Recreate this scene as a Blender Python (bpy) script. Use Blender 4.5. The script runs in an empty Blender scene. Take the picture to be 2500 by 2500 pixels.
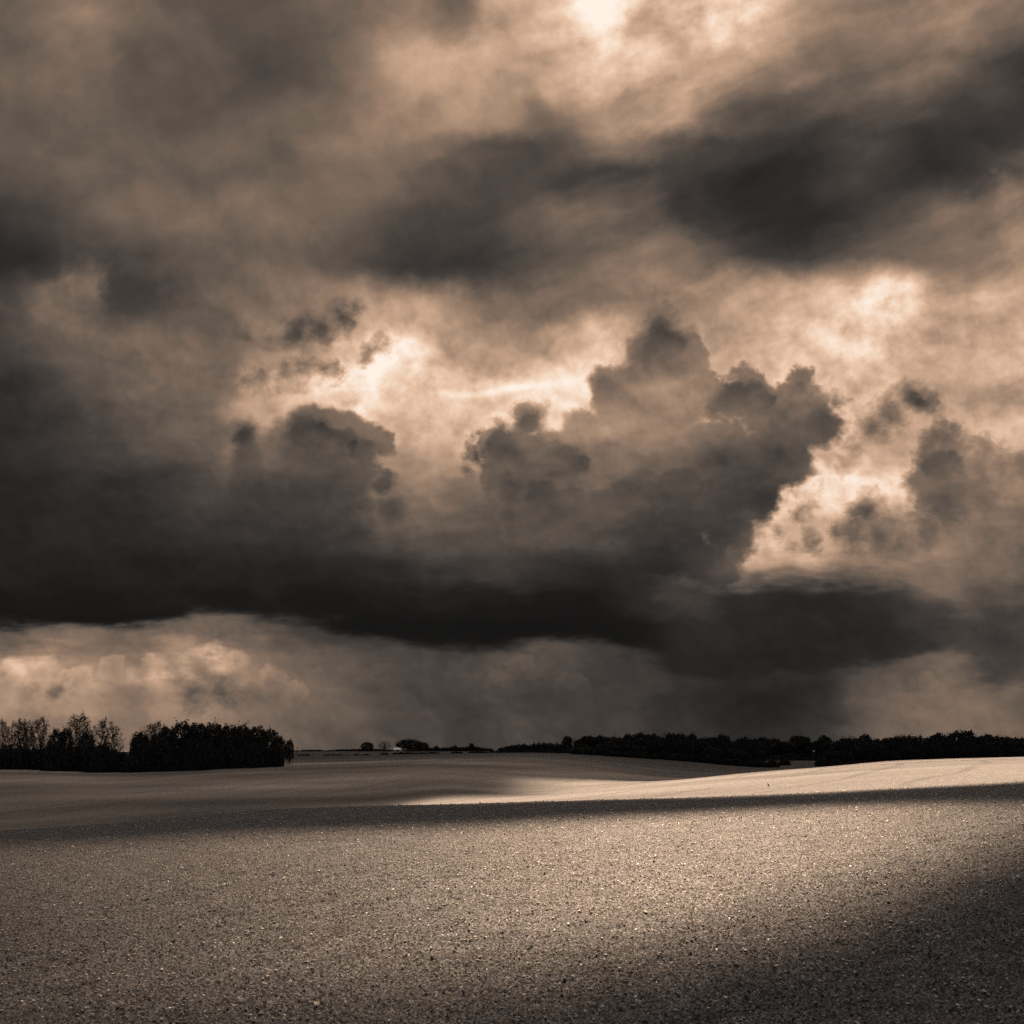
# Rolling chalk fields under a broken storm sky, trees on the skyline.
import bpy, math, random
import numpy as np
from mathutils import Vector

S = bpy.context.scene
COL = S.collection
rng = np.random.default_rng(7)
random.seed(7)

# ----------------------------------------------------------------- camera
TAN = 0.51                       # half width of the picture at distance 1
HORIZON = 1826.0                 # height of the horizon in a 2500 x 2500 frame
cam_d = bpy.data.cameras.new("camera")
cam = bpy.data.objects.new("camera", cam_d)
COL.objects.link(cam)
cam.location = (0, 0, 0)         # eye level is z = 0, the ground lies below it
cam.rotation_euler = (math.radians(90), 0, 0)
cam_d.sensor_width = 36.0
cam_d.lens = 18.0 / TAN
cam_d.shift_y = (HORIZON - 1250.0) / 2500.0
cam_d.clip_start = 0.1
cam_d.clip_end = 30000
S.camera = cam

# ----------------------------------------------------------------- exposure, sun
EXPOSURE = 1.35
S.view_settings.view_transform = 'Standard'
S.view_settings.look = 'None'
S.view_settings.gamma = 1.0
S.view_settings.exposure = EXPOSURE
S.cycles.use_adaptive_sampling = True
S.cycles.adaptive_threshold = 0.02
S.cycles.use_denoising = False
S.cycles.max_bounces = 6
S.cycles.diffuse_bounces = 2
S.cycles.glossy_bounces = 2
S.cycles.transparent_max_bounces = 12

SUN_EL, SUN_AZ = math.radians(60), math.radians(6)      # azimuth from +Y towards +X
to_sun = Vector((math.sin(SUN_AZ) * math.cos(SUN_EL), math.cos(SUN_AZ) * math.cos(SUN_EL), math.sin(SUN_EL)))
sun_d = bpy.data.lights.new("sun", 'SUN')
sun_d.energy = 5.0
sun_d.angle = math.radians(0.3)
sun_d.color = (1.0, 0.725, 0.515)
sun = bpy.data.objects.new("sun", sun_d)
COL.objects.link(sun)
sun.rotation_euler = to_sun.to_track_quat('Z', 'Y').to_euler()


# ----------------------------------------------------------------- node helper
def lin(c):
    c = c / 255.0
    return c / 12.92 if c <= 0.04045 else ((c + 0.055) / 1.055) ** 2.4


class N:
    """Thin wrapper that makes shader nodes and links them."""
    def __init__(self, nt):
        self.nt = nt

    def put(self, sock, v):
        if isinstance(v, bpy.types.NodeSocket):
            self.nt.links.new(v, sock)
        elif v is not None:
            sock.default_value = v

    def node(self, t, **kw):
        n = self.nt.nodes.new(t)
        for k, v in kw.items():
            setattr(n, k, v)
        return n

    def math(self, op, a, b=None, c=None, clamp=False):
        n = self.node('ShaderNodeMath', operation=op, use_clamp=clamp)
        for s, v in zip(n.inputs, (a, b, c)):
            self.put(s, v)
        return n.outputs[0]

    def vec(self, op, a, b=None, scale=None):
        n = self.node('ShaderNodeVectorMath', operation=op)
        self.put(n.inputs[0], a)
        if b is not None:
            self.put(n.inputs[1], b)
        if scale is not None:
            self.put(n.inputs['Scale'], scale)
        return n.outputs['Value'] if op in ('DISTANCE', 'DOT_PRODUCT', 'LENGTH') else n.outputs['Vector']

    def noise(self, v, scale, detail=4, rough=0.5, distort=0.0, color=False, lac=2.0, ntype='FBM'):
        n = self.node('ShaderNodeTexNoise', noise_dimensions='3D')
        n.noise_type = ntype
        self.put(n.inputs['Vector'], v)
        self.put(n.inputs['Scale'], scale)
        n.inputs['Detail'].default_value = detail
        n.inputs['Roughness'].default_value = rough
        n.inputs['Lacunarity'].default_value = lac
        n.inputs['Distortion'].default_value = distort
        return n.outputs['Color'] if color else n.outputs[0]

    def step(self, v, lo, hi, a=0.0, b=1.0, smooth=True):
        n = self.node('ShaderNodeMapRange', interpolation_type='SMOOTHSTEP' if smooth else 'LINEAR', clamp=True)
        self.put(n.inputs[0], v)
        self.put(n.inputs[1], lo); self.put(n.inputs[2], hi)
        self.put(n.inputs[3], a); self.put(n.inputs[4], b)
        return n.outputs[0]

    def mix(self, f, a, b):
        n = self.node('ShaderNodeMix', data_type='FLOAT')
        self.put(n.inputs[0], f); self.put(n.inputs[2], a); self.put(n.inputs[3], b)
        return n.outputs[0]

    def mixc(self, f, a, b, blend='MIX'):
        n = self.node('ShaderNodeMix', data_type='RGBA', blend_type=blend)
        self.put(n.inputs[0], f); self.put(n.inputs[6], a); self.put(n.inputs[7], b)
        return n.outputs[2]

    def ramp(self, f, stops, interp='LINEAR'):
        n = self.node('ShaderNodeValToRGB')
        r = n.color_ramp
        r.interpolation = interp
        r.elements[0].position, r.elements[0].color = stops[0][0], (*stops[0][1], 1)
        r.elements[1].position, r.elements[1].color = stops[-1][0], (*stops[-1][1], 1)
        for p, c in stops[1:-1]:
            e = r.elements.new(p); e.color = (*c, 1)
        self.put(n.inputs[0], f)
        return n.outputs[0]

    def curve(self, x, pts):
        """Smooth curve through pts [(x 0..1, y 0..1)]; flat outside."""
        n = self.node('ShaderNodeFloatCurve')
        cm = n.mapping
        cm.extend = 'HORIZONTAL'
        c = cm.curves[0]
        pts = sorted(pts)
        while len(c.points) < len(pts):
            c.points.new(0.5, 0.5)
        for p, (px, py) in zip(c.points, pts):
            p.location = (px, py)
            p.handle_type = 'AUTO_CLAMPED'
        cm.update()
        n.inputs['Factor'].default_value = 1.0
        self.put(n.inputs['Value'], x)
        return n.outputs[0]


# ----------------------------------------------------------------- sky
def build_sky():
    w = bpy.data.worlds.new("World")
    S.world = w
    w.use_nodes = True
    nt = w.node_tree
    nt.nodes.clear()
    n = N(nt)
    out = n.node('ShaderNodeOutputWorld')
    d = n.node('ShaderNodeTexCoord').outputs['Generated']      # view direction
    sp = n.node('ShaderNodeSeparateXYZ'); n.put(sp.inputs[0], d)
    dx, dy, dz = sp.outputs
    # The northern sky, laid out on its tangent plane (directions, in thousandths of
    # the frame used for all sky measurements): x to the east, y downwards.
    yy = n.math('MAXIMUM', dy, 0.2)
    k = 1.25 / TAN
    X = n.math('MULTIPLY_ADD', n.math('DIVIDE', dx, yy), k, 1.25)
    Y = n.math('MULTIPLY_ADD', n.math('DIVIDE', dz, yy), -k, HORIZON / 1000)
    cmb = n.node('ShaderNodeCombineXYZ')
    n.put(cmb.inputs[0], X); n.put(cmb.inputs[1], Y)
    P = cmb.outputs[0]
    # cloud turbulence is squeezed towards the horizon, where the deck is far away
    st = n.step(Y, 0.9, 1.8, 1.0, 1.9)
    cm2 = n.node('ShaderNodeCombineXYZ')
    n.put(cm2.inputs[0], X); n.put(cm2.inputs[1], n.math('MULTIPLY', Y, st))
    Q = cm2.outputs[0]

    def warp(p, scale, amp, detail, rough=0.5, off=(0, 0, 0)):
        c = n.noise(n.vec('ADD', Q, off), scale, detail, rough, color=True)
        return n.vec('ADD', p, n.vec('SCALE', n.vec('SUBTRACT', c, (0.5, 0.5, 0.5)), scale=amp))

    P1 = warp(P, 3.0, 0.16, 6, 0.55)                        # soft layers
    P2 = warp(P1, 9.0, 0.05, 5, 0.6, (3.1, 1.7, 0.4))
    E1 = warp(P, 6.5, 0.036, 4, 0.55, (7.7, 2.1, 5.0))       # crisp cumulus edges
    E2 = warp(E1, 22.0, 0.022, 5, 0.62, (1.3, 9.9, 2.0))

    s1 = n.node('ShaderNodeSeparateXYZ'); n.put(s1.inputs[0], P2)
    x1 = n.math('DIVIDE', s1.outputs[0], 2.5); y1 = s1.outputs[1]
    s2 = n.node('ShaderNodeSeparateXYZ'); n.put(s2.inputs[0], warp(P, 6.0, 0.07, 6, 0.55, (5, 5, 5)))
    x2 = n.math('DIVIDE', s2.outputs[0], 2.5); y2 = s2.outputs[1]

    def field(x, y, rows):
        """Brightness of a cloud layer from rows of measured values."""
        acc, py = None, None
        for ry, pts in rows:
            c = n.curve(x, [(px / 2.5, v) for px, v in pts])
            acc = c if acc is None else n.mix(n.step(y, py, ry), acc, c)
            py = ry
        return acc

    BACK = [
        (0.03, [(0, .37), (.2, .46), (.33, .39), (.45, .36), (.6, .33), (.75, .39), (.9, .42), (1.0, .50), (1.1, .38), (1.2, .62), (1.35, .72), (1.47, .95), (1.58, .74), (1.77, .84), (1.95, .64), (2.1, .49), (2.3, .49), (2.48, .40)]),
        (0.16, [(0, .37), (.2, .42), (.35, .34), (.5, .34), (.65, .28), (.78, .34), (.9, .46), (1.0, .62), (1.15, .66), (1.3, .66), (1.5, .74), (1.65, .72), (1.8, .62), (1.93, .47), (2.1, .37), (2.25, .44), (2.4, .34), (2.5, .22)]),
        (0.29, [(0, .36), (.2, .37), (.35, .35), (.5, .32), (.65, .36), (.8, .40), (.95, .52), (1.05, .54), (1.2, .54), (1.33, .42), (1.5, .60), (1.62, .58), (1.75, .40), (1.9, .30), (2.05, .32), (2.2, .32), (2.35, .23), (2.5, .19)]),
        (0.355, [(0, .34), (.2, .37), (.4, .36), (.6, .37), (.75, .40), (.88, .46), (1.0, .45), (1.15, .37), (1.28, .30), (1.4, .35), (1.5, .44), (1.58, .40), (1.66, .30), (1.8, .25), (1.95, .24), (2.1, .27), (2.25, .23), (2.38, .19), (2.5, .23)]),
        (0.42, [(0, .31), (.2, .36), (.4, .36), (.6, .36), (.75, .40), (.88, .42), (1.0, .37), (1.15, .30), (1.28, .26), (1.45, .28), (1.55, .26), (1.63, .23), (1.72, .20), (1.85, .18), (2.0, .19), (2.15, .22), (2.3, .19), (2.42, .26), (2.5, .38)]),
        (0.53, [(0, .22), (.15, .29), (.3, .38), (.5, .41), (.7, .42), (.85, .36), (.95, .29), (1.05, .27), (1.15, .25), (1.27, .32), (1.4, .38), (1.55, .36), (1.7, .21), (1.9, .17), (2.05, .21), (2.2, .28), (2.35, .43), (2.5, .46)]),
        (0.63, [(0, .16), (.1, .20), (.2, .29), (.33, .28), (.5, .35), (.7, .36), (.85, .33), (1.0, .22), (1.15, .21), (1.3, .29), (1.45, .36), (1.6, .40), (1.75, .33), (1.9, .24), (2.05, .29), (2.2, .36), (2.35, .44), (2.5, .58)]),
        (0.74, [(0, .26), (.15, .36), (.22, .32), (.3, .25), (.4, .28), (.5, .36), (.65, .43), (.78, .50), (.9, .62), (1.0, .66), (1.15, .52), (1.3, .40), (1.45, .42), (1.6, .52), (1.75, .56), (1.9, .60), (2.05, .70), (2.2, .93), (2.32, .64), (2.5, .66)]),
        (0.84, [(0, .26), (.15, 0.357), (.3, 0.410), (.45, 0.389), (.52, .38), (.6, .50), (.75, .58), (.87, .72), (.97, .93), (1.06, .74), (1.2, .62), (1.35, .60), (1.47, .72), (1.6, .60), (1.75, .62), (1.9, .70), (2.0, .76), (2.1, .84), (2.2, .76), (2.35, .66), (2.5, .68)]),
        (0.94, [(0, .20), (.15, 0.297), (.3, 0.396), (.45, 0.407), (.54, 0.418), (.6, .62), (.75, .76), (.88, .93), (1.0, .82), (1.12, .78), (1.25, .80), (1.38, .82), (1.5, .74), (1.75, .70), (1.9, .74), (2.1, .72), (2.3, .62), (2.5, .64)]),
        (1.05, [(0, .16), (.15, 0.218), (.3, 0.310), (.45, 0.368), (.53, 0.380), (.57, .54), (.65, .60), (.8, .66), (.9, .72), (1.0, .72), (1.1, .70), (1.2, .70), (1.35, .72), (1.6, .70), (2.0, .70), (2.15, .66), (2.3, .68), (2.5, .66)]),
        (1.20, [(0, .145), (.2, 0.178), (.4, 0.230), (.55, 0.287), (.8, .40), (.95, .48), (1.05, .47), (1.15, .42), (1.4, .60), (1.9, .76), (2.05, .80), (2.2, .74), (2.35, .58), (2.5, .50)]),
        (1.33, [(0, 0.124), (.2, 0.124), (.4, 0.150), (.6, 0.177), (.8, 0.305), (1.0, .31), (1.1, .31), (1.3, .30), (1.7, .52), (1.85, .68), (1.95, .66), (2.1, .54), (2.3, .46), (2.5, .40)]),
        (1.45, [(0, 0.092), (.3, 0.101), (.6, 0.119), (.9, 0.138), (1.1, 0.165), (1.3, 0.165), (1.6, .28), (1.72, .40), (1.9, .42), (2.1, .42), (2.3, .40), (2.4, .33), (2.5, .32)]),
        (1.545, [(0, .34), (.2, .38), (.4, .40), (.6, .35), (.8, .25), (1.0, .22), (1.2, .22), (1.5, .22), (1.8, .22), (2.1, .24), (2.3, .30), (2.5, .28)]),
        (1.63, [(0, .58), (.05, .66), (.12, .60), (.25, .54), (.33, .52), (.40, .64), (.5, .66), (.57, .56), (.66, .46), (.75, .40), (.9, .33), (1.1, .27), (1.25, .31), (1.45, .26), (1.65, .22), (1.8, .21), (2.0, .22), (2.15, .27), (2.3, .37), (2.4, .28), (2.5, .26)]),
        (1.70, [(0, .52), (.1, .58), (.2, .56), (.3, .46), (.4, .50), (.6, .42), (.75, .36), (.9, .29), (1.1, .25), (1.3, .245), (1.5, .24), (1.7, .205), (1.85, .175), (2.0, .205), (2.12, .32), (2.3, .41), (2.5, .38)]),
        (1.80, [(0, .45), (.3, .46), (.5, .46), (.7, .39), (.9, .295), (1.1, .265), (1.4, .26), (1.7, .215), (1.88, .20), (2.03, .27), (2.2, .39), (2.5, .38)]),
    ]
    FRONT = [
        (0.50, [(1.25, .38), (1.35, .41), (1.45, .37), (1.56, .41), (1.65, .37), (2.3, .47), (2.4, .52), (2.5, .54)]),
        (0.63, [(.05, .28), (.16, .47), (.22, .48), (.4, .40), (.6, .36), (1.3, .35), (1.4, .40), (1.6, .44), (2.3, .46), (2.4, .52), (2.5, .60)]),
        (0.78, [(.03, .29), (.15, .47), (.25, .46), (.4, .39), (.5, .37), (.6, .33), (.75, .30), (.85, .28), (.95, .36), (1.3, .5), (1.6, .42), (1.7, .43), (1.8, .45)]),
        (0.87, [(.03, .26), (.15, .39), (.28, .44), (.4, .39), (.6, .35), (.75, .32), (.92, .34), (1.45, .48), (1.6, .47), (1.7, .52), (1.8, .48), (1.95, .46)]),
        (0.95, [(.05, .20), (.15, 0.299), (.3, 0.380), (.5, 0.391), (.6, .42), (.75, .44), (1.2, .50), (1.3, .48), (1.45, .48), (1.6, .53), (1.7, .54), (1.8, .46), (1.95, .48), (2.15, .38), (2.25, .36)]),
        (1.04, [(0, .16), (.3, 0.312), (.53, 0.360), (.58, .36), (.68, .42), (.78, .41), (.88, .46), (1.2, .46), (1.3, .48), (1.42, .54), (1.58, .52), (1.72, .48), (1.84, .41), (1.95, .41), (2.02, .36), (2.15, .35), (2.3, .40), (2.5, .44)]),
        (1.12, [(0, .16), (.3, 0.241), (.5, 0.310), (.58, .31), (.68, .35), (.78, .34), (.88, .36), (1.15, .38), (1.25, .37), (1.38, .44), (1.5, .45), (1.65, .39), (1.8, .30), (1.95, .33), (2.1, .38), (2.28, .38), (2.4, .46), (2.5, .44)]),
        (1.21, [(0, .145), (.4, 0.213), (.5, 0.265), (.65, .26), (.8, .25), (.92, .29), (1.2, .33), (1.32, .33), (1.42, .38), (1.55, .32), (1.7, .28), (1.88, .22), (2.0, .40), (2.15, .40), (2.28, .33), (2.38, .40), (2.5, .42)]),
        (1.31, [(0, 0.138), (.4, 0.172), (.5, 0.201), (.65, 0.207), (.8, 0.207), (.92, 0.253), (1.05, 0.356), (1.18, 0.368), (1.3, 0.310), (1.45, 0.299), (1.6, .22), (1.75, .24), (1.85, .34), (2.08, .35), (2.2, .36), (2.4, .42)]),
        (1.40, [(0, 0.122), (.3, 0.122), (.6, 0.131), (.8, 0.131), (.95, 0.163), (1.08, 0.203), (1.2, 0.233), (1.35, 0.173), (1.55, 0.152), (1.7, .21), (1.82, .30), (2.0, .26), (2.2, .32), (2.4, .34)]),
        (1.46, [(0, 0.093), (.3, 0.096), (.6, 0.105), (.9, 0.101), (1.2, 0.115), (1.4, 0.096), (1.55, 0.149), (1.68, .24), (1.8, .17), (2.0, .15), (2.2, .21), (2.3, .30), (2.5, .26)]),
        (1.54, [(0, 0.063), (.3, 0.070), (.6, 0.077), (.9, 0.070), (1.2, 0.059), (1.4, 0.063), (1.55, 0.091), (1.7, .16), (1.9, .16), (2.1, .15), (2.25, .20), (2.38, .24), (2.5, .26)]),
        (1.62, [(0, .50), (.1, .46), (.2, .60), (.40, .44), (.47, .46), (.55, .42), (.8, .16), (1.1, .13), (1.3, .11), (1.6, .14), (1.8, .14), (2.0, .14), (2.2, .18), (2.4, .26), (2.5, .26)]),
        (1.70, [(0, .46), (.06, .44), (.14, .34), (.2, .56), (.42, .30), (.5, .23), (.6, .30), (.7, .36), (1.5, .15), (1.9, .16), (2.2, .22), (2.5, .26)]),
    ]
    back = field(x1, y1, BACK)
    front = field(x2, y2, FRONT)

    # soft inner turbulence of the clouds
    t1 = n.noise(n.vec('ADD', P1, (2, 4, 1)), 5.0, 9, 0.58)
    t2 = n.noise(n.vec('ADD', E1, (8, 3, 2)), 14.0, 7, 0.6)
    # lumps of cloud seen from below: brighter where they thin out towards the light
    def relief(p, off, scale, det, delta):
        a = n.noise(n.vec('ADD', p, off), scale, det, 0.52)
        b = n.noise(n.vec('ADD', p, tuple(o + e for o, e in zip(off, delta))), scale, det, 0.52)
        return n.math('SUBTRACT', a, b)
    r1 = relief(P1, (2, 4, 1), 3.6, 7, (0.02, -0.045, 0))
    r2 = relief(E1, (6, 1, 3), 10.0, 6, (0.006, -0.016, 0))
    tt = n.math('ADD', n.math('MULTIPLY', n.math('SUBTRACT', t1, 0.5), n.step(Y, 0.4, 0.9, 0.28, 0.40)), n.math('MULTIPLY', n.math('SUBTRACT', t2, 0.5), n.step(Y, 0.45, 0.85, 0.07, 0.20)))
    mp = n.node('ShaderNodeMapping'); n.put(mp.inputs[0], P1)
    mp.vector_type = 'TEXTURE'
    mp.inputs['Rotation'].default_value = (0, 0, math.radians(-22)); mp.inputs['Scale'].default_value = (1.1, 0.30, 1)
    sk = n.math('SUBTRACT', n.noise(mp.outputs[0], 3.2, 6, 0.52), 0.5)
    tt = n.math('MULTIPLY_ADD', n.math('MULTIPLY', sk, n.step(X, 0.9, 1.6, 0.25, 1.0)), n.step(Y, 1.35, 0.55, 0.15, 0.75), tt)
    tt = n.math('ADD', tt, n.math('MULTIPLY_ADD', r1, 0.70, n.math('MULTIPLY', r2, n.step(Y, 0.4, 0.9, 0.12, 0.42))))

    # crisp cloud masses: unions of billows (x, y, radius)
    C_LEFT = [(.594, 1.062, .048), (.60, 1.13, .06), (.69, 1.09, .06), (.72, 1.055, .045), (.765, 1.085, .092), (.83, 1.07, .065), (.885, 1.075, .05), (.855, 1.16, .06),
              (.66, 1.2, .13), (.8, 1.24, .11), (.88, 1.24, .05), (.93, 1.18, .035), (.95, 1.25, .05), (.985, 1.32, .05), (.94, 1.085, .022), (.66, 1.34, .18), (.85, 1.34, .10)]
    C_MID = [(1.623, .815, .060), (1.66, .83, .042), (1.59, .835, .04), (1.483, .938, .045), (1.55, .97, .10), (1.597, .88, .075), (1.66, .93, .08), (1.72, .97, .06), (1.291, 1.022, .038), (1.325, 1.005, .02),
             (1.193, 1.075, .03), (1.225, 1.05, .02), (1.152, 1.109, .028), (1.245, 1.114, .068), (1.348, 1.125, .08), (1.43, 1.06, .06), (1.799, .978, .062), (1.817, .918, .02), (1.845, .945, .02),
             (1.882, .962, .013), (1.954, .922, .031), (1.925, .955, .02), (1.97, 1.025, .074), (2.042, .985, .024), (2.018, 1.05, .045), (1.90, 1.115, .095), (1.773, 1.14, .12), (1.618, 1.14, .15),
             (1.462, 1.166, .11), (1.81, 1.195, .10), (1.775, 1.29, .085), (1.73, 1.38, .085), (1.68, 1.33, .08), (1.69, 1.27, .08), (1.88, 1.035, .07), (1.72, 1.235, .085), (1.566, 1.295, .15), (1.30, 1.215, .095), (1.22, 1.17, .05), (1.41, 1.347, .15), (1.64, 1.36, .09), (1.29, 1.30, .07)]
    C_SOFT = [(.2, .70, .07), (.13, .76, .085), (.2, .82, .10), (.28, .90, .10), (.1, .9, .12), (.41, .735, .03), (.42, .78, .035),
              (1.31, .49, .03), (1.37, .53, .045), (1.42, .59, .05), (1.34, .58, .05), (1.56, .545, .045), (1.62, .60, .05), (1.52, .60, .05),
              (2.36, .525, .05), (2.45, .47, .06), (2.47, .56, .075), (2.38, .6, .05)]
    C_SCUD = [(2.225, .972, .045), (2.18, 1.0, .045), (2.262, .985, .028), (2.13, 1.045, .036), (2.09, 1.09, .026), (2.06, 1.118, .012), (2.05, 1.15, .014), (1.948, 1.25, .014), (1.99, 1.235, .010),
              (2.288, 1.07, .044), (2.296, 1.04, .018), (2.305, 1.125, .082), (2.275, 1.19, .07), (2.365, 1.165, .06), (2.321, 1.24, .055), (2.404, 1.095, .035), (2.5, 1.13, .035), (2.45, 1.125, .03), (2.40, 1.21, .04),
              (2.115, 1.24, .05), (2.085, 1.31, .048), (2.14, 1.31, .048), (2.20, 1.33, .042), (2.04, 1.305, .022), (1.97, 1.305, .018), (1.99, 1.33, .022), (1.93, 1.335, .018), (1.90, 1.30, .014), (2.00, 1.20, .012), (1.96, 1.245, .012), (2.26, 1.30, .03),
              (.60, .83, .03), (.66, .825, .036), (.72, .812, .042), (.78, .80, .042), (.835, .775, .034), (.868, .748, .016), (.60, .94, .03), (.64, .93, .034), (.69, .915, .04), (.74, .905, .04), (.79, .90, .03), (.825, .905, .014),
              (.912, .855, .024), (.938, .838, .024), (.895, .872, .010),
              (.435, 1.65, .034), (.49, 1.64, .042), (.54, 1.66, .036), (.465, 1.69, .036), (.55, 1.69, .03), (.48, 1.715, .02), (.61, 1.685, .022), (.06, 1.69, .026), (.14, 1.695, .030), (.20, 1.675, .024)]
    LOW_LIT = [(.03, 1.645, .04), (.065, 1.685, .036), (.10, 1.625, .035), (.165, 1.66, .035), (.20, 1.655, .032), (.27, 1.63, .035), (.33, 1.655, .03), (.37, 1.615, .03), (.40, 1.64, .03), (.52, 1.59, .03), (.58, 1.615, .03), (.66, 1.66, .04), (.72, 1.70, .04),
               (1.27, 1.63, .04), (1.21, 1.665, .04), (1.40, 1.69, .05), (2.27, 1.67, .03), (2.41, 1.56, .03), (2.45, 1.585, .03)]

    def union(p, blobs, k):
        acc = None
        for bx, by, r in blobs:
            dd = n.math('SUBTRACT', r, n.vec('DISTANCE', p, (bx, by, 0)))
            acc = dd if acc is None else n.math('SMOOTH_MAX', acc, dd, k)
        return acc

    flat = n.node('ShaderNodeVectorMath', operation='MULTIPLY')
    n.put(flat.inputs[0], E2); flat.inputs[1].default_value = (1, 1, 0)
    E2f = flat.outputs[0]
    def billow(off, scale, det):
        a = n.math('ABSOLUTE', n.math('SUBTRACT', n.noise(n.vec('ADD', E1, off), scale, det, 0.5), 0.5))
        return n.math('MULTIPLY_ADD', a, 4.0, -0.5)
    bil = n.math('MULTIPLY_ADD', billow((4, 4, 4), 9.0, 1), 0.6, n.math('MULTIPLY', billow((1, 2, 8), 24.0, 4), 0.4))
    wsp = n.math('SUBTRACT', n.noise(n.vec('ADD', E1, (4, 9, 4)), 16, 8, 0.66), 0.5)
    sd_l = n.math('ADD', n.math('MULTIPLY_ADD', bil, 0.030, union(E2f, C_LEFT, 0.03)), 0.012)
    sd_m = n.math('MULTIPLY_ADD', bil, 0.040, union(E2f, C_MID, 0.025))
    sd_m = n.math('ADD', n.math('MULTIPLY_ADD', wsp, 0.045, sd_m), 0.016)
    sd_s = n.math('ADD', n.math('MULTIPLY_ADD', wsp, 0.105, n.math('MULTIPLY_ADD', bil, 0.02, union(E2f, C_SCUD, 0.035))), 0.010)
    sd_f = n.math('MULTIPLY_ADD', wsp, 0.10, n.math('MULTIPLY_ADD', bil, 0.03, union(E2f, C_SOFT, 0.04)))
    # edges are crisp at the tops and melt away elsewhere
    soft = n.step(n.noise(n.vec('ADD', P, (5, 8, 2)), 4.0, 2, 0.5), 0.42, 0.62)
    ew = n.math('MULTIPLY_ADD', soft, 0.028, 0.009)
    ewl = n.math('ADD', ew, n.step(Y, 1.1, 1.35, 0.0, 0.06))
    # the flat dark base of the storm cloud
    se = n.node('ShaderNodeSeparateXYZ'); n.put(se.inputs[0], P2)
    bx = n.math('DIVIDE', se.outputs[0], 2.5); by = se.outputs[1]
    yb = n.curve(bx, [(a / 2.5, b / 2) for a, b in [(0, 1.535), (.3, 1.53), (.45, 1.505), (.6, 1.50), (.8, 1.525), (1.0, 1.575), (1.2, 1.595), (1.4, 1.585), (1.55, 1.60), (1.7, 1.64), (1.9, 1.66), (2.05, 1.652), (2.2, 1.622), (2.32, 1.60), (2.42, 1.665), (2.5, 1.68)]])
    yt = n.curve(bx, [(a / 2.5, b / 2) for a, b in [(0, 1.25), (.5, 1.25), (.9, 1.33), (1.2, 1.36), (1.5, 1.36), (1.7, 1.42), (1.8, 1.425), (1.95, 1.40), (2.1, 1.405), (2.25, 1.44), (2.4, 1.5), (2.5, 1.5)]])
    m_low = n.step(n.math('MULTIPLY_ADD', yb, 2.0, n.math('MULTIPLY', by, -1)), -0.022, 0.03)
    m_top = n.step(n.math('MULTIPLY_ADD', yt, -2.0, by), -0.03, 0.04)
    m_base = n.math('MULTIPLY', m_low, m_top)
    m_l = n.step(sd_l, -0.008, ewl)
    m_m = n.step(sd_m, -0.010, n.math('ADD', ew, n.step(Y, 1.15, 1.4, 0.0, 0.02)))
    m_s = n.math('MULTIPLY', n.step(sd_s, -0.016, n.math('MULTIPLY_ADD', soft, 0.04, 0.034)), 0.92)
    m_f = n.math('MULTIPLY', n.step(sd_f, -0.02, n.math('MULTIPLY_ADD', soft, 0.05, 0.035)), 0.8)
    m_s = n.math('MAXIMUM', m_s, m_f)
    m = n.math('MAXIMUM', n.math('MAXIMUM', m_l, m_m), n.math('MAXIMUM', m_s, m_base))
    # thin, bright rims where the back light comes through the edges
    sd = n.math('MAXIMUM', n.math('MAXIMUM', sd_l, sd_m), sd_s)
    rim = n.math('MULTIPLY', n.step(sd, -0.03, -0.004), n.step(sd, 0.012, -0.002))
    rim = n.math('MULTIPLY', rim, n.step(back, 0.5, 0.85, 0.0, 0.07))
    inner = n.math('MULTIPLY', n.math('MULTIPLY', n.step(sd, 0.05, 0.0), n.math('MULTIPLY', n.step(sd, -0.03, -0.005), n.step(Y, 1.22, 1.05))), 0.035)

    bk = n.math('MULTIPLY', back, n.math('ADD', 1.0, tt))
    bk = n.math('ADD', bk, n.math('MULTIPLY', n.step(back, 0.5, 0.9), n.math('MULTIPLY_ADD', t2, 0.50, -0.25)))
    # the bright streak under the far layer
    ys = n.curve(x2, [(a / 2.5, b) for a, b in [(1.0, .935), (1.08, .957), (1.14, .966), (1.22, .952), (1.30, .94), (1.40, .935)]])
    sdy = n.math('DIVIDE', n.math('SUBTRACT', Y, ys), 0.010)
    strk = n.math('POWER', 0.37, n.math('MULTIPLY', sdy, sdy))
    strk = n.math('MULTIPLY', strk, n.math('MULTIPLY', n.step(X, 1.05, 1.14), n.step(X, 1.42, 1.25)))
    bk = n.math('MULTIPLY_ADD', strk, 0.14, bk)
    sl = n.math('MULTIPLY_ADD', bil, 0.018, n.math('MULTIPLY_ADD', wsp, 0.065, union(E2f, LOW_LIT, 0.012)))
    su = n.math('MULTIPLY_ADD', bil, 0.018, n.math('MULTIPLY_ADD', wsp, 0.065, union(n.vec('ADD', E2f, (0, -0.035, 0)), LOW_LIT, 0.012)))
    lit = n.math('MULTIPLY', n.step(sl, -0.004, 0.010), n.step(su, 0.020, -0.035))
    bk = n.math('MULTIPLY_ADD', lit, n.step(X, 0.5, 1.1, 0.095, 0.045), bk)
    # rain falling from the base, right of the middle
    rx = n.math('MULTIPLY_ADD', n.math('SUBTRACT', Y, 1.65), 0.25, X)
    rv = n.math('MULTIPLY', n.math('MULTIPLY', n.step(rx, 1.55, 1.82), n.step(rx, 2.10, 2.02)), n.step(Y, 1.60, 1.69))
    bk = n.math('MULTIPLY_ADD', rv, -0.035, bk)
    bk = n.math('ADD', bk, rim)
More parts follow.
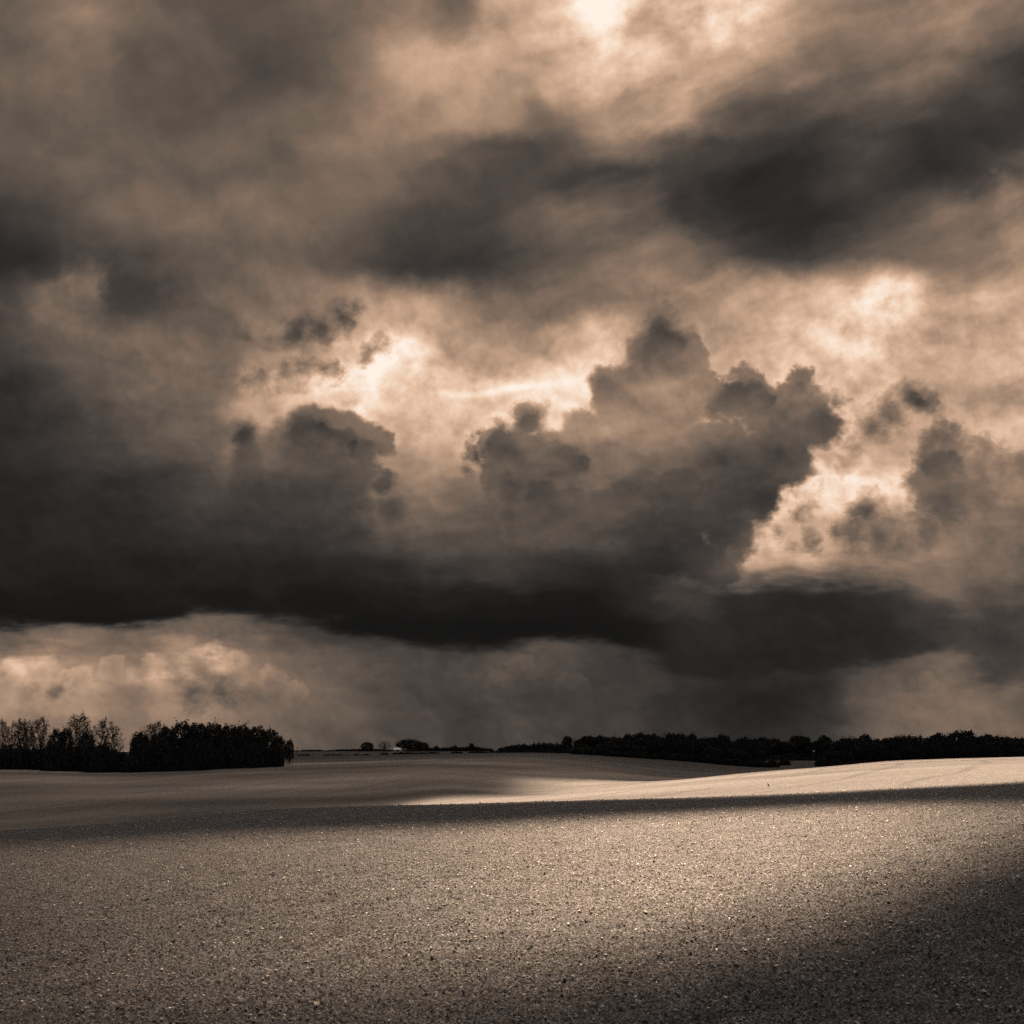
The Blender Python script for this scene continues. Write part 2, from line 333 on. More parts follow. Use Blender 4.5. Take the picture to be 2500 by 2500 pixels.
    # single puffs seen against the haze of the cloud behind them: a crisp dark top that fades downwards
    PUFF_A = [(1.625, .835, .062), (1.60, .88, .05), (1.80, .985, .07), (1.835, .955, .03), (1.865, .985, .028), (1.78, 1.02, .07), (1.295, 1.032, .04), (1.225, 1.085, .05), (1.285, 1.11, .06),
              (1.36, 1.125, .06), (1.42, 1.125, .03), (1.17, 1.11, .03), (.765, 1.095, .085), (.725, 1.065, .05), (.83, 1.08, .05), (.596, 1.075, .045), (.60, 1.12, .045), (2.30, 1.14, .06), (2.11, 1.26, .04), (2.22, .99, .04)]
    PUFF_B = [(1.485, .955, .045), (1.52, .99, .04), (1.96, 1.03, .07), (1.90, 1.08, .06), (2.0, 1.03, .05), (1.95, .945, .03), (.89, 1.10, .042), (.92, 1.12, .03), (1.32, 1.21, .05), (1.39, 1.24, .06), (1.25, 1.2, .04), (1.56, 1.22, .08), (1.66, 1.19, .06), (1.47, 1.25, .06),
              (.34, .76, .04), (.37, .80, .045), (.42, .84, .04)]
    LIGHT = [(1.03, 1.305, .025), (1.06, 1.335, .03), (1.17, 1.30, .032), (1.14, 1.335, .03), (1.21, 1.33, .03), (.97, 1.30, .02), (.95, 1.33, .03), (1.10, 1.41, .03), (1.62, 1.47, .04), (1.68, 1.46, .03), (1.70, 1.49, .03), (1.84, 1.36, .03), (1.79, 1.38, .03)]
    front = n.math('SUBTRACT', front, n.step(Y, 1.25, 0.85, 0.0, 0.035))
    fn = n.math('MULTIPLY_ADD', bil, 0.024, n.math('MULTIPLY', wsp, 0.035))
    for blobs, depth, w_in in ((PUFF_A, -0.15, 0.075), (PUFF_B, -0.085, 0.065), (LIGHT, 0.075, 0.05)):
        sp_ = n.math('ADD', fn, union(E2f, blobs, 0.02))
        up = n.math('ADD', fn, union(n.vec('ADD', E2f, (-0.012, -w_in, 0)), blobs, 0.03))     # how deep below the top
        mk = n.math('MULTIPLY', n.step(sp_, -0.006, n.math('MULTIPLY_ADD', soft, 0.03, 0.012)), n.step(up, 0.035, -0.075))
        front = n.math('MULTIPLY_ADD', n.math('MULTIPLY', mk, n.step(Y, 1.5, 0.8, 0.6, 1.0)), depth, front)
    fr = n.math('MULTIPLY', n.math('ADD', front, inner), n.math('MULTIPLY_ADD', tt, 1.1, 1.0))
    lum = n.mix(m, bk, fr)

    stops = [(0, (14, 13, 13)), (.10, (27, 26, 25)), (.18, (48, 45, 43)), (.26, (70, 64, 60)), (.36, (101, 89, 79)), (.46, (134, 112, 96)),
             (.56, (168, 139, 116)), (.66, (201, 166, 139)), (.76, (228, 192, 164)), (.86, (245, 217, 193)), (1.0, (255, 241, 228))]
    col = n.ramp(lum, [(p, tuple(lin(v) for v in c)) for p, c in stops])
    bgf = n.node('ShaderNodeBackground')
    n.put(bgf.inputs[0], col)
    bgf.inputs[1].default_value = 1.0 / 2 ** EXPOSURE
    # the rest of the dome: daylight sky greyed by the same broken cloud
    sky = n.node('ShaderNodeTexSky', sky_type='NISHITA')
    sky.sun_disc = False
    sky.sun_elevation = SUN_EL
    sky.sun_rotation = SUN_AZ
    bw = n.node('ShaderNodeRGBToBW'); n.put(bw.inputs[0], sky.outputs[0])
    cl = n.noise(d, 3.0, 5, 0.55)
    g = n.math('MULTIPLY', bw.outputs[0], n.step(cl, 0.3, 0.7, 0.6, 1.2))
    cg = n.mixc(1.0, g, (0.80, 0.95, 1.12, 1), 'MULTIPLY')
    bgb = n.node('ShaderNodeBackground')
    n.put(bgb.inputs[0], cg)
    bgb.inputs[1].default_value = SKY_BACK
    ms = n.node('ShaderNodeMixShader')
    n.put(ms.inputs[0], n.step(dy, 0.25, 0.5))
    n.put(ms.inputs[1], bgb.outputs[0]); n.put(ms.inputs[2], bgf.outputs[0])
    n.put(out.inputs[0], ms.outputs[0])
    w.cycles.sampling_method = 'MANUAL'
    w.cycles.sample_map_resolution = 512


SKY_BACK = 0.021
build_sky()

# ----------------------------------------------------------------- small tools
def new_mesh(name, verts, faces_flat, nside, mat, smooth=False, attrs=None):
    """One mesh from arrays: verts (n,3), faces_flat (m,nside)."""
    me = bpy.data.meshes.new(name)
    verts = np.ascontiguousarray(verts, dtype=np.float32)
    f = np.ascontiguousarray(faces_flat, dtype=np.int32)
    me.vertices.add(len(verts)); me.vertices.foreach_set('co', verts.ravel())
    me.loops.add(f.size); me.loops.foreach_set('vertex_index', f.ravel())
    me.polygons.add(len(f))
    me.polygons.foreach_set('loop_start', np.arange(0, f.size, nside, dtype=np.int32))
    me.polygons.foreach_set('loop_total', np.full(len(f), nside, dtype=np.int32))
    me.polygons.foreach_set('use_smooth', np.full(len(f), smooth, dtype=bool))
    me.update(calc_edges=True)
    for an, av in (attrs or {}).items():
        a = me.attributes.new(an, 'FLOAT', 'POINT')
        a.data.foreach_set('value', np.ascontiguousarray(av, dtype=np.float32))
    if mat:
        me.materials.append(mat)
    return me


def link(name, me, parent=None):
    o = bpy.data.objects.new(name, me)
    COL.objects.link(o)
    if parent:
        o.parent = parent
    return o


def tag(o, label=None, cat=None, group=None, kind=None):
    for k_, v in (('label', label), ('category', cat), ('group', group), ('kind', kind)):
        if v:
            o[k_] = v
    return o


def _hash(ix, iy, seed):
    h = (ix.astype(np.int64) * 374761393 + iy.astype(np.int64) * 668265263 + seed * 1274126177) & 0xFFFFFFFF
    h = ((h ^ (h >> 13)) * 1103515245) & 0xFFFFFFFF
    return (h ^ (h >> 16)) & 0xFFFF


def perlin(x, y, seed=0):
    ix, iy = np.floor(x), np.floor(y)
    fx, fy = x - ix, y - iy
    u, v = fx * fx * fx * (fx * (fx * 6 - 15) + 10), fy * fy * fy * (fy * (fy * 6 - 15) + 10)

    def g(ax, ay, px, py):
        a = _hash(ax, ay, seed) * (2 * np.pi / 65536)
        return np.cos(a) * px + np.sin(a) * py
    a, b = g(ix, iy, fx, fy), g(ix + 1, iy, fx - 1, fy)
    c, d = g(ix, iy + 1, fx, fy - 1), g(ix + 1, iy + 1, fx - 1, fy - 1)
    return (a + (b - a) * u) * (1 - v) + (c + (d - c) * u) * v


def sstep(lo, hi, v):
    t = np.clip((v - lo) / (hi - lo), 0, 1)
    return t * t * (3 - 2 * t)


# ----------------------------------------------------------------- the lie of the land
K = TAN / 1250.0
DEPTH = np.array([0, 8, 15, 24, 40, 65, 85, 110, 140, 175, 210, 245, 280, 330, 430, 600, 760, 1500, 3000, 6000.0])
# surveyed profiles: slope (as sight-line rows, 1826 = eye level) along bearings from the camera
SURVEY = {
    0:    [None, None, 2500, None, None, 2034, 2062, 2064, 2038, 1980, 1930, 1896, 1876, 1868, 1856, 1843, 1834, 1836, 1840, 1842],
    300:  [None, None, 2500, None, None, 2013, 2038, 2042, 2015, 1962, 1925, 1900, 1884, 1870, 1856, 1843, 1834, 1836, 1840, 1842],
    620:  [None, None, 2500, None, None, 1985, 2006, 2014, 1992, 1950, 1915, 1890, 1873, 1862, 1852, 1842, 1834, 1836, 1840, 1842],
    900:  [None, None, 2500, None, None, 1974, 1990, 1990, 1974, 1942, 1908, 1882, 1866, 1855, 1848, 1840, 1834, 1836, 1840, 1842],
    1080: [None, None, 2500, None, None, 1970, 1981, 1974, 1957, 1930, 1900, 1876, 1861, 1850, 1843, 1838, 1834, 1836, 1840, 1842],
    1340: [None, None, 2500, None, None, 1962, 1971, 1958, 1943, 1936, 1920, 1892, 1868, 1846, 1840, 1837, 1834, 1836, 1840, 1842],
    1650: [None, None, 2500, None, None, 1955, 1952, 1936, 1919, 1907, 1904, 1907, 1899, 1884, 1858, 1845, 1834, 1836, 1840, 1842],
    1850: [None, None, 2500, None, None, 1948, 1940, 1922, 1903, 1889, 1885, 1890, 1893, 1890, 1874, 1852, 1834, 1836, 1840, 1842],
    2000: [None, None, 2500, None, None, 1942, 1931, 1912, 1892, 1877, 1874, 1880, 1886, 1888, 1872, 1854, 1834, 1836, 1840, 1842],
    2200: [None, None, 2500, None, None, 1932, 1917, 1897, 1876, 1861, 1857, 1864, 1875, 1884, 1878, 1852, 1834, 1836, 1840, 1842],
    2500: [None, None, 2500, None, None, 1915, 1901, 1881, 1862, 1851, 1848, 1855, 1868, 1880, 1876, 1852, 1834, 1836, 1840, 1842],
}
BEAR = np.array(sorted(SURVEY))
ZT = np.zeros((len(BEAR), len(DEPTH)))
for i_, px in enumerate(BEAR):
    u_ = (px - 1250) * K
    for j_, (dpt, row) in enumerate(zip(DEPTH, SURVEY[px])):
        if row is not None:
            ZT[i_, j_] = -(row - 1826.0) * K * dpt
    z65 = ZT[i_, 5]
    ZT[i_, 0] = -1.65
    ZT[i_, 1] = -2.95 + 0.4 * u_
    ZT[i_, 2] = -4.05 + 0.035 * u_ * 15
    ZT[i_, 3] = 0.55 * ZT[i_, 2] + 0.45 * z65 - 0.25
    ZT[i_, 4] = 0.25 * ZT[i_, 2] + 0.75 * z65 - 0.05
UB = (BEAR - 1250) * K


def pchip(xk, yk):
    """Slopes of the monotone cubic through yk (..., n)."""
    h = np.diff(xk); dl = np.diff(yk, axis=-1) / h
    m = np.zeros_like(yk)
    w1, w2 = 2 * h[1:] + h[:-1], h[1:] + 2 * h[:-1]
    a, b = dl[..., :-1], dl[..., 1:]
    with np.errstate(divide='ignore', invalid='ignore'):
        mm = (w1 + w2) / (w1 / a + w2 / b)
    m[..., 1:-1] = np.where(a * b > 0, mm, 0)
    m[..., 0], m[..., -1] = dl[..., 0], dl[..., -1]
    return m


MT = pchip(DEPTH, ZT)


def land_z(x, y):
    """Height of the smooth land surface (eye level of the camera = 0)."""
    x, y = np.atleast_1d(np.asarray(x, float)), np.atleast_1d(np.asarray(y, float))
    x, y = np.broadcast_arrays(x, y)
    yc = np.clip(y, 0, DEPTH[-1])
    u = x / np.maximum(y, 12.0)
    uc = np.clip(u, UB[0], UB[-1])
    j = np.clip(np.searchsorted(DEPTH, yc, side='right') - 1, 0, len(DEPTH) - 2)
    h = DEPTH[j + 1] - DEPTH[j]; t = (yc - DEPTH[j]) / h
    h00, h10, h01, h11 = 2*t**3 - 3*t**2 + 1, t**3 - 2*t**2 + t, -2*t**3 + 3*t**2, t**3 - t**2
    i = np.clip(np.searchsorted(UB, uc, side='right') - 1, 0, len(UB) - 2)

    def at(k_):
        k_ = np.clip(k_, 0, len(UB) - 1)
        return h00 * ZT[k_, j] + h10 * h * MT[k_, j] + h01 * ZT[k_, j + 1] + h11 * h * MT[k_, j + 1]
    s = (uc - UB[i]) / (UB[i + 1] - UB[i])
    p0, p1, p2, p3 = at(i - 1), at(i), at(i + 1), at(i + 2)
    w = UB[i + 1] - UB[i]
    m1 = (p2 - p0) / (UB[i + 1] - UB[np.clip(i - 1, 0, None)]) * w
    m2 = (p3 - p1) / (UB[np.clip(i + 2, None, len(UB) - 1)] - UB[i]) * w
    z = (2*s**3 - 3*s**2 + 1) * p1 + (s**3 - 2*s**2 + s) * m1 + (-2*s**3 + 3*s**2) * p2 + (s**3 - s**2) * m2
    # beyond the survey the cross slope carries on gently
    z = z + (u - uc) * np.minimum(yc, 300) * 0.04
    z = z + np.where(y < 0, y * 0.03, 0)
    return z


# ----------------------------------------------------------------- soil
def mat_new(name):
    m = bpy.data.materials.new(name)
    m.use_nodes = True
    nt = m.node_tree
    nt.nodes.clear()
    n = N(nt)
    out = n.node('ShaderNodeOutputMaterial')
    b = n.node('ShaderNodeBsdfPrincipled')
    nt.links.new(b.outputs[0], out.inputs[0])
    return m, n, b, out


def soil_material():
    m, n, b, out = mat_new("stony_soil")
    pos = n.node('ShaderNodeNewGeometry').outputs['Position']
    sp = n.node('ShaderNodeSeparateXYZ'); n.put(sp.inputs[0], pos)
    fl = n.node('ShaderNodeCombineXYZ'); n.put(fl.inputs[0], sp.outputs[0]); n.put(fl.inputs[1], sp.outputs[1])
    p = fl.outputs[0]
    # broad chalky and loamy patches, drawn out along the contour
    ps = n.node('ShaderNodeMapping'); n.put(ps.inputs[0], p)
    ps.inputs['Scale'].default_value = (0.35, 1.0, 1.0); ps.inputs['Rotation'].default_value = (0, 0, 0.12)
    broad = n.noise(ps.outputs[0], 0.028, 5, 0.55)
    mid = n.noise(p, 0.9, 5, 0.6)
    fine = n.noise(p, 9.0, 5, 0.65)
    grit = n.noise(p, 38.0, 3, 0.6)
    chalk = n.step(sp.outputs[1], 60, 100)            # the thin chalk soil of the hill is paler
    crumb = n.noise(p, 17.0, 3, 0.62)  # fine, crumb, grit: mixed soil tones plus gap shade put into the colour
    base = n.ramp(fine, [(0.30, (0.0540, 0.0508, 0.0481)), (0.43, (0.1350, 0.1274, 0.1188)), (0.56, (0.2160, 0.2030, 0.1890)), (0.72, (0.3348, 0.3159, 0.2943))])
    pale = n.ramp(n.math('MULTIPLY_ADD', fine, 0.5, n.math('MULTIPLY', broad, 0.5)), [(0.38, (0.0888, 0.0833, 0.0771)), (0.50, (0.1859, 0.1737, 0.1598)), (0.62, (0.2886, 0.2703, 0.2498))])
    c = n.mixc(chalk, base, pale)
    c = n.mixc(1.0, c, n.ramp(mid, [(0.3, (0.75,)*3), (0.7, (1.2,)*3)]), 'MULTIPLY')
    c = n.mixc(n.step(sp.outputs[1], 160, 60), c, n.mixc(1.0, c, n.ramp(crumb, [(0.34, (0.10,)*3), (0.43, (0.55,)*3), (0.53, (1.14,)*3), (0.64, (2.1,)*3)]), 'MULTIPLY'))
    c = n.mixc(1.0, c, n.ramp(grit, [(0.3, (0.40,)*3), (0.5, (1.0,)*3), (0.72, (1.55,)*3)]), 'MULTIPLY')
    c = n.mixc(n.step(sp.outputs[1], 300, 420, 0.0, 0.6), c, (0.055, 0.052, 0.048, 1))     # grass leys beyond
    c = n.mixc(1.0, c, (0.97, 1.0, 1.055, 1), 'MULTIPLY')
    # wheel tracks up the hill
    tq = n.math('MULTIPLY_ADD', n.noise(p, 0.012, 1, 0.5), 16.0, n.math('MULTIPLY_ADD', sp.outputs[0], 0.80, n.math('MULTIPLY', sp.outputs[1], -0.42)))
    tw = n.math('PINGPONG', tq, 5.5)
    trk = n.math('MULTIPLY', n.step(tw, 0.9, 0.2), n.math('MULTIPLY', chalk, n.step(n.noise(p, 0.05, 3, 0.5), 0.36, 0.52, 0.0, 0.42)))
    c = n.mixc(trk, c, (0.066, 0.062, 0.058, 1))
    # scattered chalk crumbs and flint chips
    vo = n.node('ShaderNodeTexVoronoi', feature='F1'); n.put(vo.inputs['Vector'], p); vo.inputs['Scale'].default_value = 14.0
    rnd = n.node('ShaderNodeSeparateXYZ'); n.put(rnd.inputs[0], vo.outputs['Color'])
    chip = n.math('MULTIPLY', n.step(vo.outputs['Distance'], 0.34, 0.22), n.step(rnd.outputs[0], 0.86, 0.88))
    c = n.mixc(chip, c, (0.42, 0.40, 0.37, 1))
    n.put(b.inputs['Base Color'], c)
    b.inputs['Roughness'].default_value = 0.9
    b.inputs['Specular IOR Level'].default_value = 0.2
    bp = n.node('ShaderNodeBump')
    bp.inputs['Distance'].default_value = 0.05
    bp.inputs['Strength'].default_value = 1.0
    hgt = n.math('ADD', n.math('MULTIPLY_ADD', crumb, 0.8, fine), n.math('ADD', n.math('MULTIPLY', grit, 0.5), n.math('MULTIPLY', chip, 0.3)))
    n.put(bp.inputs['Height'], hgt)
    n.put(b.inputs['Normal'], bp.outputs[0])
    return m


def clods(x, y, y_fade):
    """Relief of the harrowed ground."""
    z = np.zeros_like(x)
    wx = x + 0.25 * perlin(x * 2.1, y * 2.1, 51); wy = y + 0.25 * perlin(x * 2.1 + 9, y * 2.1, 52)
    for lam, amp, sd_ in ((2.6, .030, 1), (0.9, .035, 2), (0.40, .075, 3), (0.19, .080, 4), (0.10, .055, 5)):
        p_ = perlin(wx / lam, wy / lam, sd_)
        if lam < 1:
            p_ = 0.42 - np.abs(p_) * 1.6          # rounded crumbs with sharp gaps between
        z += amp * p_ * np.clip(1.6 - y_fade * 0.0011 / lam, 0, 1)
    # drill lines, faint
    q = (x * 0.50 - y * 0.86) / 1.1 + 0.25 * perlin(x / 5, y / 5, 9)
    z += 0.060 * (np.abs(np.sin(q * np.pi)) - 0.6) * np.clip(0.55 + 1.5 * perlin(x / 6, y / 6, 8), 0, 1.3) * np.clip(1.3 - y_fade * 0.006, 0, 1)
    return z


def build_ground():
    soil = soil_material()
    us = np.concatenate([np.linspace(-3.0, -0.66, 40, endpoint=False), np.linspace(-0.66, 0.66, 1181), np.linspace(0.66, 3.0, 41)[1:]])
    rows = [-120, -60, -25, -8, 0, 5, 8, 10, 11]
    y_ = 12.0
    while y_ < 7000:
        rows.append(y_)
        if y_ < 70:
            st_ = max(0.045, y_ * y_ / 22000)
        else:
            st_ = max(0.5, 0.010 * y_)
        y_ += st_
    rows = np.array(rows)
    Yg, Ug = np.meshgrid(rows, us, indexing='ij')
    Xg = Ug * np.maximum(Yg, 12.0)
    near = (np.abs(Ug) < 0.7) & (Yg > 10)
    Z = land_z(Xg, Yg)
    Z = Z + np.where(near, clods(Xg, Yg, np.maximum(Yg, 0)), 0)
    # tramlines and long swells on the hill and the far field
    Z += 0.10 * perlin(Xg / 14, Yg / 14, 21) * sstep(60, 120, Yg) * (1 - sstep(500, 900, Yg))
    nr, nc = Z.shape
    V = np.stack([Xg, Yg, Z], -1).reshape(-1, 3)
    a = (np.arange(nr - 1)[:, None] * nc + np.arange(nc - 1)[None]).reshape(-1)
    F = np.stack([a, a + 1, a + nc + 1, a + nc], 1)
    me = new_mesh("ground", V, F, 4, soil, smooth=True)
    g = link("ground", me)
    tag(g, kind='structure')
    print("ground", V.shape)


build_ground()


# ----------------------------------------------------------------- flints and chalk lumps on the field
def build_stones():
    m, n, b, out = mat_new("pale_flint")
    at = n.node('ShaderNodeAttribute', attribute_name='tone')
    c = n.ramp(at.outputs['Fac'], [(0, (0.09, 0.083, 0.075)), (0.35, (0.22, 0.20, 0.177)), (0.7, (0.49, 0.443, 0.385)), (1.0, (0.86, 0.785, 0.69))])
    n.put(b.inputs['Base Color'], c)
    b.inputs['Roughness'].default_value = 0.40
    b.inputs['Specular IOR Level'].default_value = 0.6
    t = (1 + 5 ** 0.5) / 2
    ico = np.array([(-1, t, 0), (1, t, 0), (-1, -t, 0), (1, -t, 0), (0, -1, t), (0, 1, t), (0, -1, -t), (0, 1, -t), (t, 0, -1), (t, 0, 1), (-t, 0, -1), (-t, 0, 1)], float)
    ico /= np.linalg.norm(ico[0])
    icf = np.array([(0, 11, 5), (0, 5, 1), (0, 1, 7), (0, 7, 10), (0, 10, 11), (1, 5, 9), (5, 11, 4), (11, 10, 2), (10, 7, 6), (7, 1, 8), (3, 9, 4), (3, 4, 2), (3, 2, 6), (3, 6, 8), (3, 8, 9), (4, 9, 5), (2, 4, 11), (6, 2, 10), (8, 6, 7), (9, 8, 1)])
    VV, FF, TT = [], [], []
    off = 0

    def batch(cnt, y0, y1, smin, smax, power, tone_lo, tone_hi):
        nonlocal off
        yy = np.sqrt(rng.uniform(y0 * y0, y1 * y1, cnt))
        xx = rng.uniform(-0.64, 0.64, cnt) * yy
        keep = rng.uniform(0, 1, cnt) < 0.35 + 1.1 * np.clip(perlin(xx / 3.5, yy / 3.5, 77) + 0.5, 0, 1)
        xx, yy = xx[keep], yy[keep]
        c_ = len(xx)
        s_ = smin + (smax - smin) * rng.uniform(0, 1, c_) ** power
        cz = clods(xx, yy, yy)
        up_ = cz > np.median(cz) - 0.005
        xx, yy, s_, cz = xx[up_], yy[up_], s_[up_], cz[up_]
        c_ = len(xx)
        zz = land_z(xx, yy) + cz + s_ * 0.26
        V = ico[None] * (1 + rng.uniform(-0.28, 0.28, (c_, 12, 1)))
        V = V * np.stack([rng.uniform(.7, 1.6, c_), rng.uniform(.6, 1.2, c_), rng.uniform(.35, .8, c_)], -1)[:, None]
        ti = rng.normal(0, 0.35, c_)
        cs, sn = np.cos(ti)[:, None], np.sin(ti)[:, None]
        V = np.stack([V[..., 0] * cs - V[..., 2] * sn, V[..., 1], V[..., 0] * sn + V[..., 2] * cs], -1)
        ph = rng.uniform(0, 2 * np.pi, c_)
        cs, sn = np.cos(ph)[:, None], np.sin(ph)[:, None]
        V = np.stack([V[..., 0] * cs - V[..., 1] * sn, V[..., 0] * sn + V[..., 1] * cs, V[..., 2]], -1)
        V = V * (s_ * 0.5)[:, None, None] + np.stack([xx, yy, zz], -1)[:, None]
        VV.append(V.reshape(-1, 3))
        FF.append((icf[None] + (off + 12 * np.arange(c_))[:, None, None]).reshape(-1, 3))
        TT.append(np.repeat(rng.uniform(tone_lo, tone_hi, c_), 12))
        off += 12 * c_

    batch(30000, 12.5, 55, .020, .050, 2.0, 0.15, 0.95)
    batch(8000, 12.5, 75, .035, .075, 2.6, 0.35, 1.0)
    batch(9000, 45, 72, .05, .12, 2.0, 0.45, 1.0)
    batch(26000, 12.5, 75, .026, .055, 1.6, 0.62, 1.0)
    batch(11000, 12.5, 48, .034, .075, 1.6, 0.75, 1.0)
    batch(120, 14, 70, .08, .13, 2.0, 0.4, 0.8)
    batch(26000, 12.5, 50, .025, .06, 1.8, 0.0, 0.3)
    me = new_mesh("flints", np.concatenate(VV), np.concatenate(FF), 3, m, attrs={'tone': np.concatenate(TT)})
    o = link("flints", me)
    tag(o, "pale flints and clods strewn over the harrowed foreground field", "stones", kind='stuff')


build_stones()


# ----------------------------------------------------------------- unseen cloud added overhead, shaped to shade the fields
def sunlight(gx, gy):
    """How much sun the cloud is shaped to let through to the ground at (gx, gy): 0 shade .. 1 clear."""
    u = gx / np.maximum(gy, 5.0)
    px = 1250 + u / K                                  # bearing
    w = 6.0 * perlin(gx / 22, gy / 22, 31) + 2.5 * perlin(gx / 8, gy / 8, 32)
    L = np.full_like(gx, 0.022)
    # gap over the hill
    edge = 69.0 + w * 0.5 + np.clip((1200 - px) / 400, 0, 1) * 10
    hill = sstep(-2.5, 2.5, gy - edge) * sstep(240 + w, 225 + w, gy)
    left_end = 830 + 300 * sstep(110, 190, gy)
    hill *= sstep(left_end - 60, left_end + 160, px)
    hill *= 1 - sstep(128, 168, gy) * sstep(1450, 1150, px)
    streak = sstep(0.05, 0.35, perlin(gx / 60, gy / 9, 43) + 0.35 * perlin(gx / 25, gy / 5, 44))
    hill *= 1 - 0.62 * streak * sstep(105, 180, gy) * sstep(1500, 2050, px)
    L = np.maximum(L, hill)
    # gap over the foreground, bounded by how far down the near slope one looks
    row = 1826.0 - land_z(gx, gy) / (K * np.maximum(gy, 5.0))
    far_edge = np.interp(px, [0, 620, 1250, 1640, 2030, 2350, 2600], [2070, 2040, 2022, 1998, 1978, 1968, 1970])
    near_edge = np.interp(px, [-200, 400, 1000, 1250, 1400, 1700, 2000, 2300, 2500, 2700], [2560, 2560, 2475, 2410, 2360, 2270, 2188, 2112, 2062, 2022])
    dy_ = gy ** 2 * K / 4.0                            # metres of ground per survey row
    f_top = sstep(-4.0, 3.5, (row - far_edge) * -dy_ * -1 + w * 0.5)
    f_bot = sstep(-2.6, 3.0, (near_edge - row) * dy_ + w * 0.7)
    amp = np.interp(px, [-300, 0, 500, 1000, 1450, 2000, 2400, 2700], [.09, .16, .31, .54, 1.0, 1.0, .55, .3])
    amp = amp * (0.75 + 0.25 * sstep(2330, 2150, row))
    near_field = sstep(70, 64, gy)
    L = np.maximum(L, f_top * f_bot * amp * near_field)
    # thin cloud over the valley lets a little through
    v = perlin(gx / 70, gy / 26, 41) + 0.5 * perlin(gx / 25, gy / 11, 42)
    val = 0.078 + 0.075 * np.clip(v * 1.5, -0.5, 1)
    val *= sstep(78, 92, gy) * sstep(330, 290, gy)
    L = np.maximum(L, np.clip(val, 0.02, 0.4))
    return np.clip(L, 0.015, 1.0)


def build_shade_cloud():
    ALT, EXT = 1200.0, 16.0
    m = bpy.data.materials.new("shade_cloud")
    m.use_nodes = True
    nt = m.node_tree; nt.nodes.clear()
    n = N(nt)
    out = n.node('ShaderNodeOutputMaterial')
    # thin cloud lets the light through according to its thickness, set from the wanted sun
    at = n.node('ShaderNodeAttribute', attribute_name='thickness')
    tr = n.math('POWER', 2.71828, n.math('MULTIPLY', at.outputs['Fac'], -0.5 / EXT))
    a = n.node('ShaderNodeBsdfTransparent')
    d = n.node('ShaderNodeBsdfDiffuse'); d.inputs[0].default_value = (0.8, 0.8, 0.8, 1)
    t = n.node('ShaderNodeBsdfTranslucent'); t.inputs[0].default_value = (0.25, 0.24, 0.23, 1)
    ad = n.node('ShaderNodeMixShader'); ad.inputs[0].default_value = 0.5
    nt.links.new(d.outputs[0], ad.inputs[1]); nt.links.new(t.outputs[0], ad.inputs[2])
    mx = n.node('ShaderNodeMixShader')
    n.put(mx.inputs[0], tr)
    nt.links.new(ad.outputs[0], mx.inputs[1]); nt.links.new(a.outputs[0], mx.inputs[2])
    nt.links.new(mx.outputs[0], out.inputs[0])
    # ground axis: fine over the near fields, coarse far away
    gy = np.concatenate([np.arange(-140, -8, 12), np.arange(-8, 90, 1.1), np.arange(90, 260, 3.0), np.arange(260, 790, 10.0)])
    un = np.concatenate([np.linspace(-300, -62, 20, endpoint=False), np.arange(-62, 62, 1.1), np.linspace(62, 300, 20)])
    GY, UN = np.meshgrid(gy, un, indexing='ij')
    GX = UN * np.clip(GY / 70, 1.0, 5.0)
    # the cloud is drawn in so that it stays out of view above the frame
    ox, oy = to_sun.x / to_sun.z * ALT, to_sun.y / to_sun.z * ALT
    f_ = np.minimum(1.0, 1440.0 / np.hypot(GX + ox, GY + oy))
    GX, GY = (GX + ox) * f_ - ox, (GY + oy) * f_ - oy
    gz = land_z(GX, GY)
    L = sunlight(GX, GY)
    th = np.minimum(-EXT * np.log(L), 60.0) + 0.05
    big = 14 * perlin(GX / 60, GY / 60, 61) + 5 * perlin(GX / 19, GY / 19, 62)
    lump = big * sstep(5, 40, th)

    def lift(z):                                       # up along the sun's rays to height z
        s_ = (z - gz) / to_sun.z
        return np.stack([GX + to_sun.x * s_, GY + to_sun.y * s_, z], -1).reshape(-1, 3)
    nr, nc = GX.shape
    V = np.concatenate([lift(ALT + 0.75 * th + lump), lift(ALT - 0.25 * th + lump)])
    a_ = (np.arange(nr - 1)[:, None] * nc + np.arange(nc - 1)[None]).reshape(-1)
    o_ = nr * nc
    F = [np.stack([a_, a_ + 1, a_ + nc + 1, a_ + nc], 1), np.stack([a_ + o_, a_ + nc + o_, a_ + nc + 1 + o_, a_ + 1 + o_], 1)]
    per = np.concatenate([np.arange(nc), np.arange(1, nr) * nc + nc - 1, (nr - 1) * nc + np.arange(nc - 2, -1, -1), np.arange(nr - 2, 0, -1) * nc])
    q = np.roll(per, -1)
    F.append(np.stack([per, per + o_, q + o_, q], 1))
    me = new_mesh("shade_cloud", V, np.concatenate(F), 4, m, smooth=True, attrs={'thickness': np.concatenate([th.ravel(), th.ravel()])})
    o = link("shade_cloud", me)
    tag(o, "unseen cloud added overhead, shaped to shade the fields", "cloud", kind='stuff')


build_shade_cloud()


# ----------------------------------------------------------------- trees
def foliage_material(name, dark, light, scale):
    m, n, b, out = mat_new(name)
    tc = n.node('ShaderNodeTexCoord')
    f = n.noise(tc.outputs['Object'], scale, 3, 0.6)
    n.put(b.inputs['Base Color'], n.ramp(f, [(0.32, dark), (0.68, light)]))
    b.inputs['Roughness'].default_value = 0.75
    b.inputs['Specular IOR Level'].default_value = 0.15
    return m


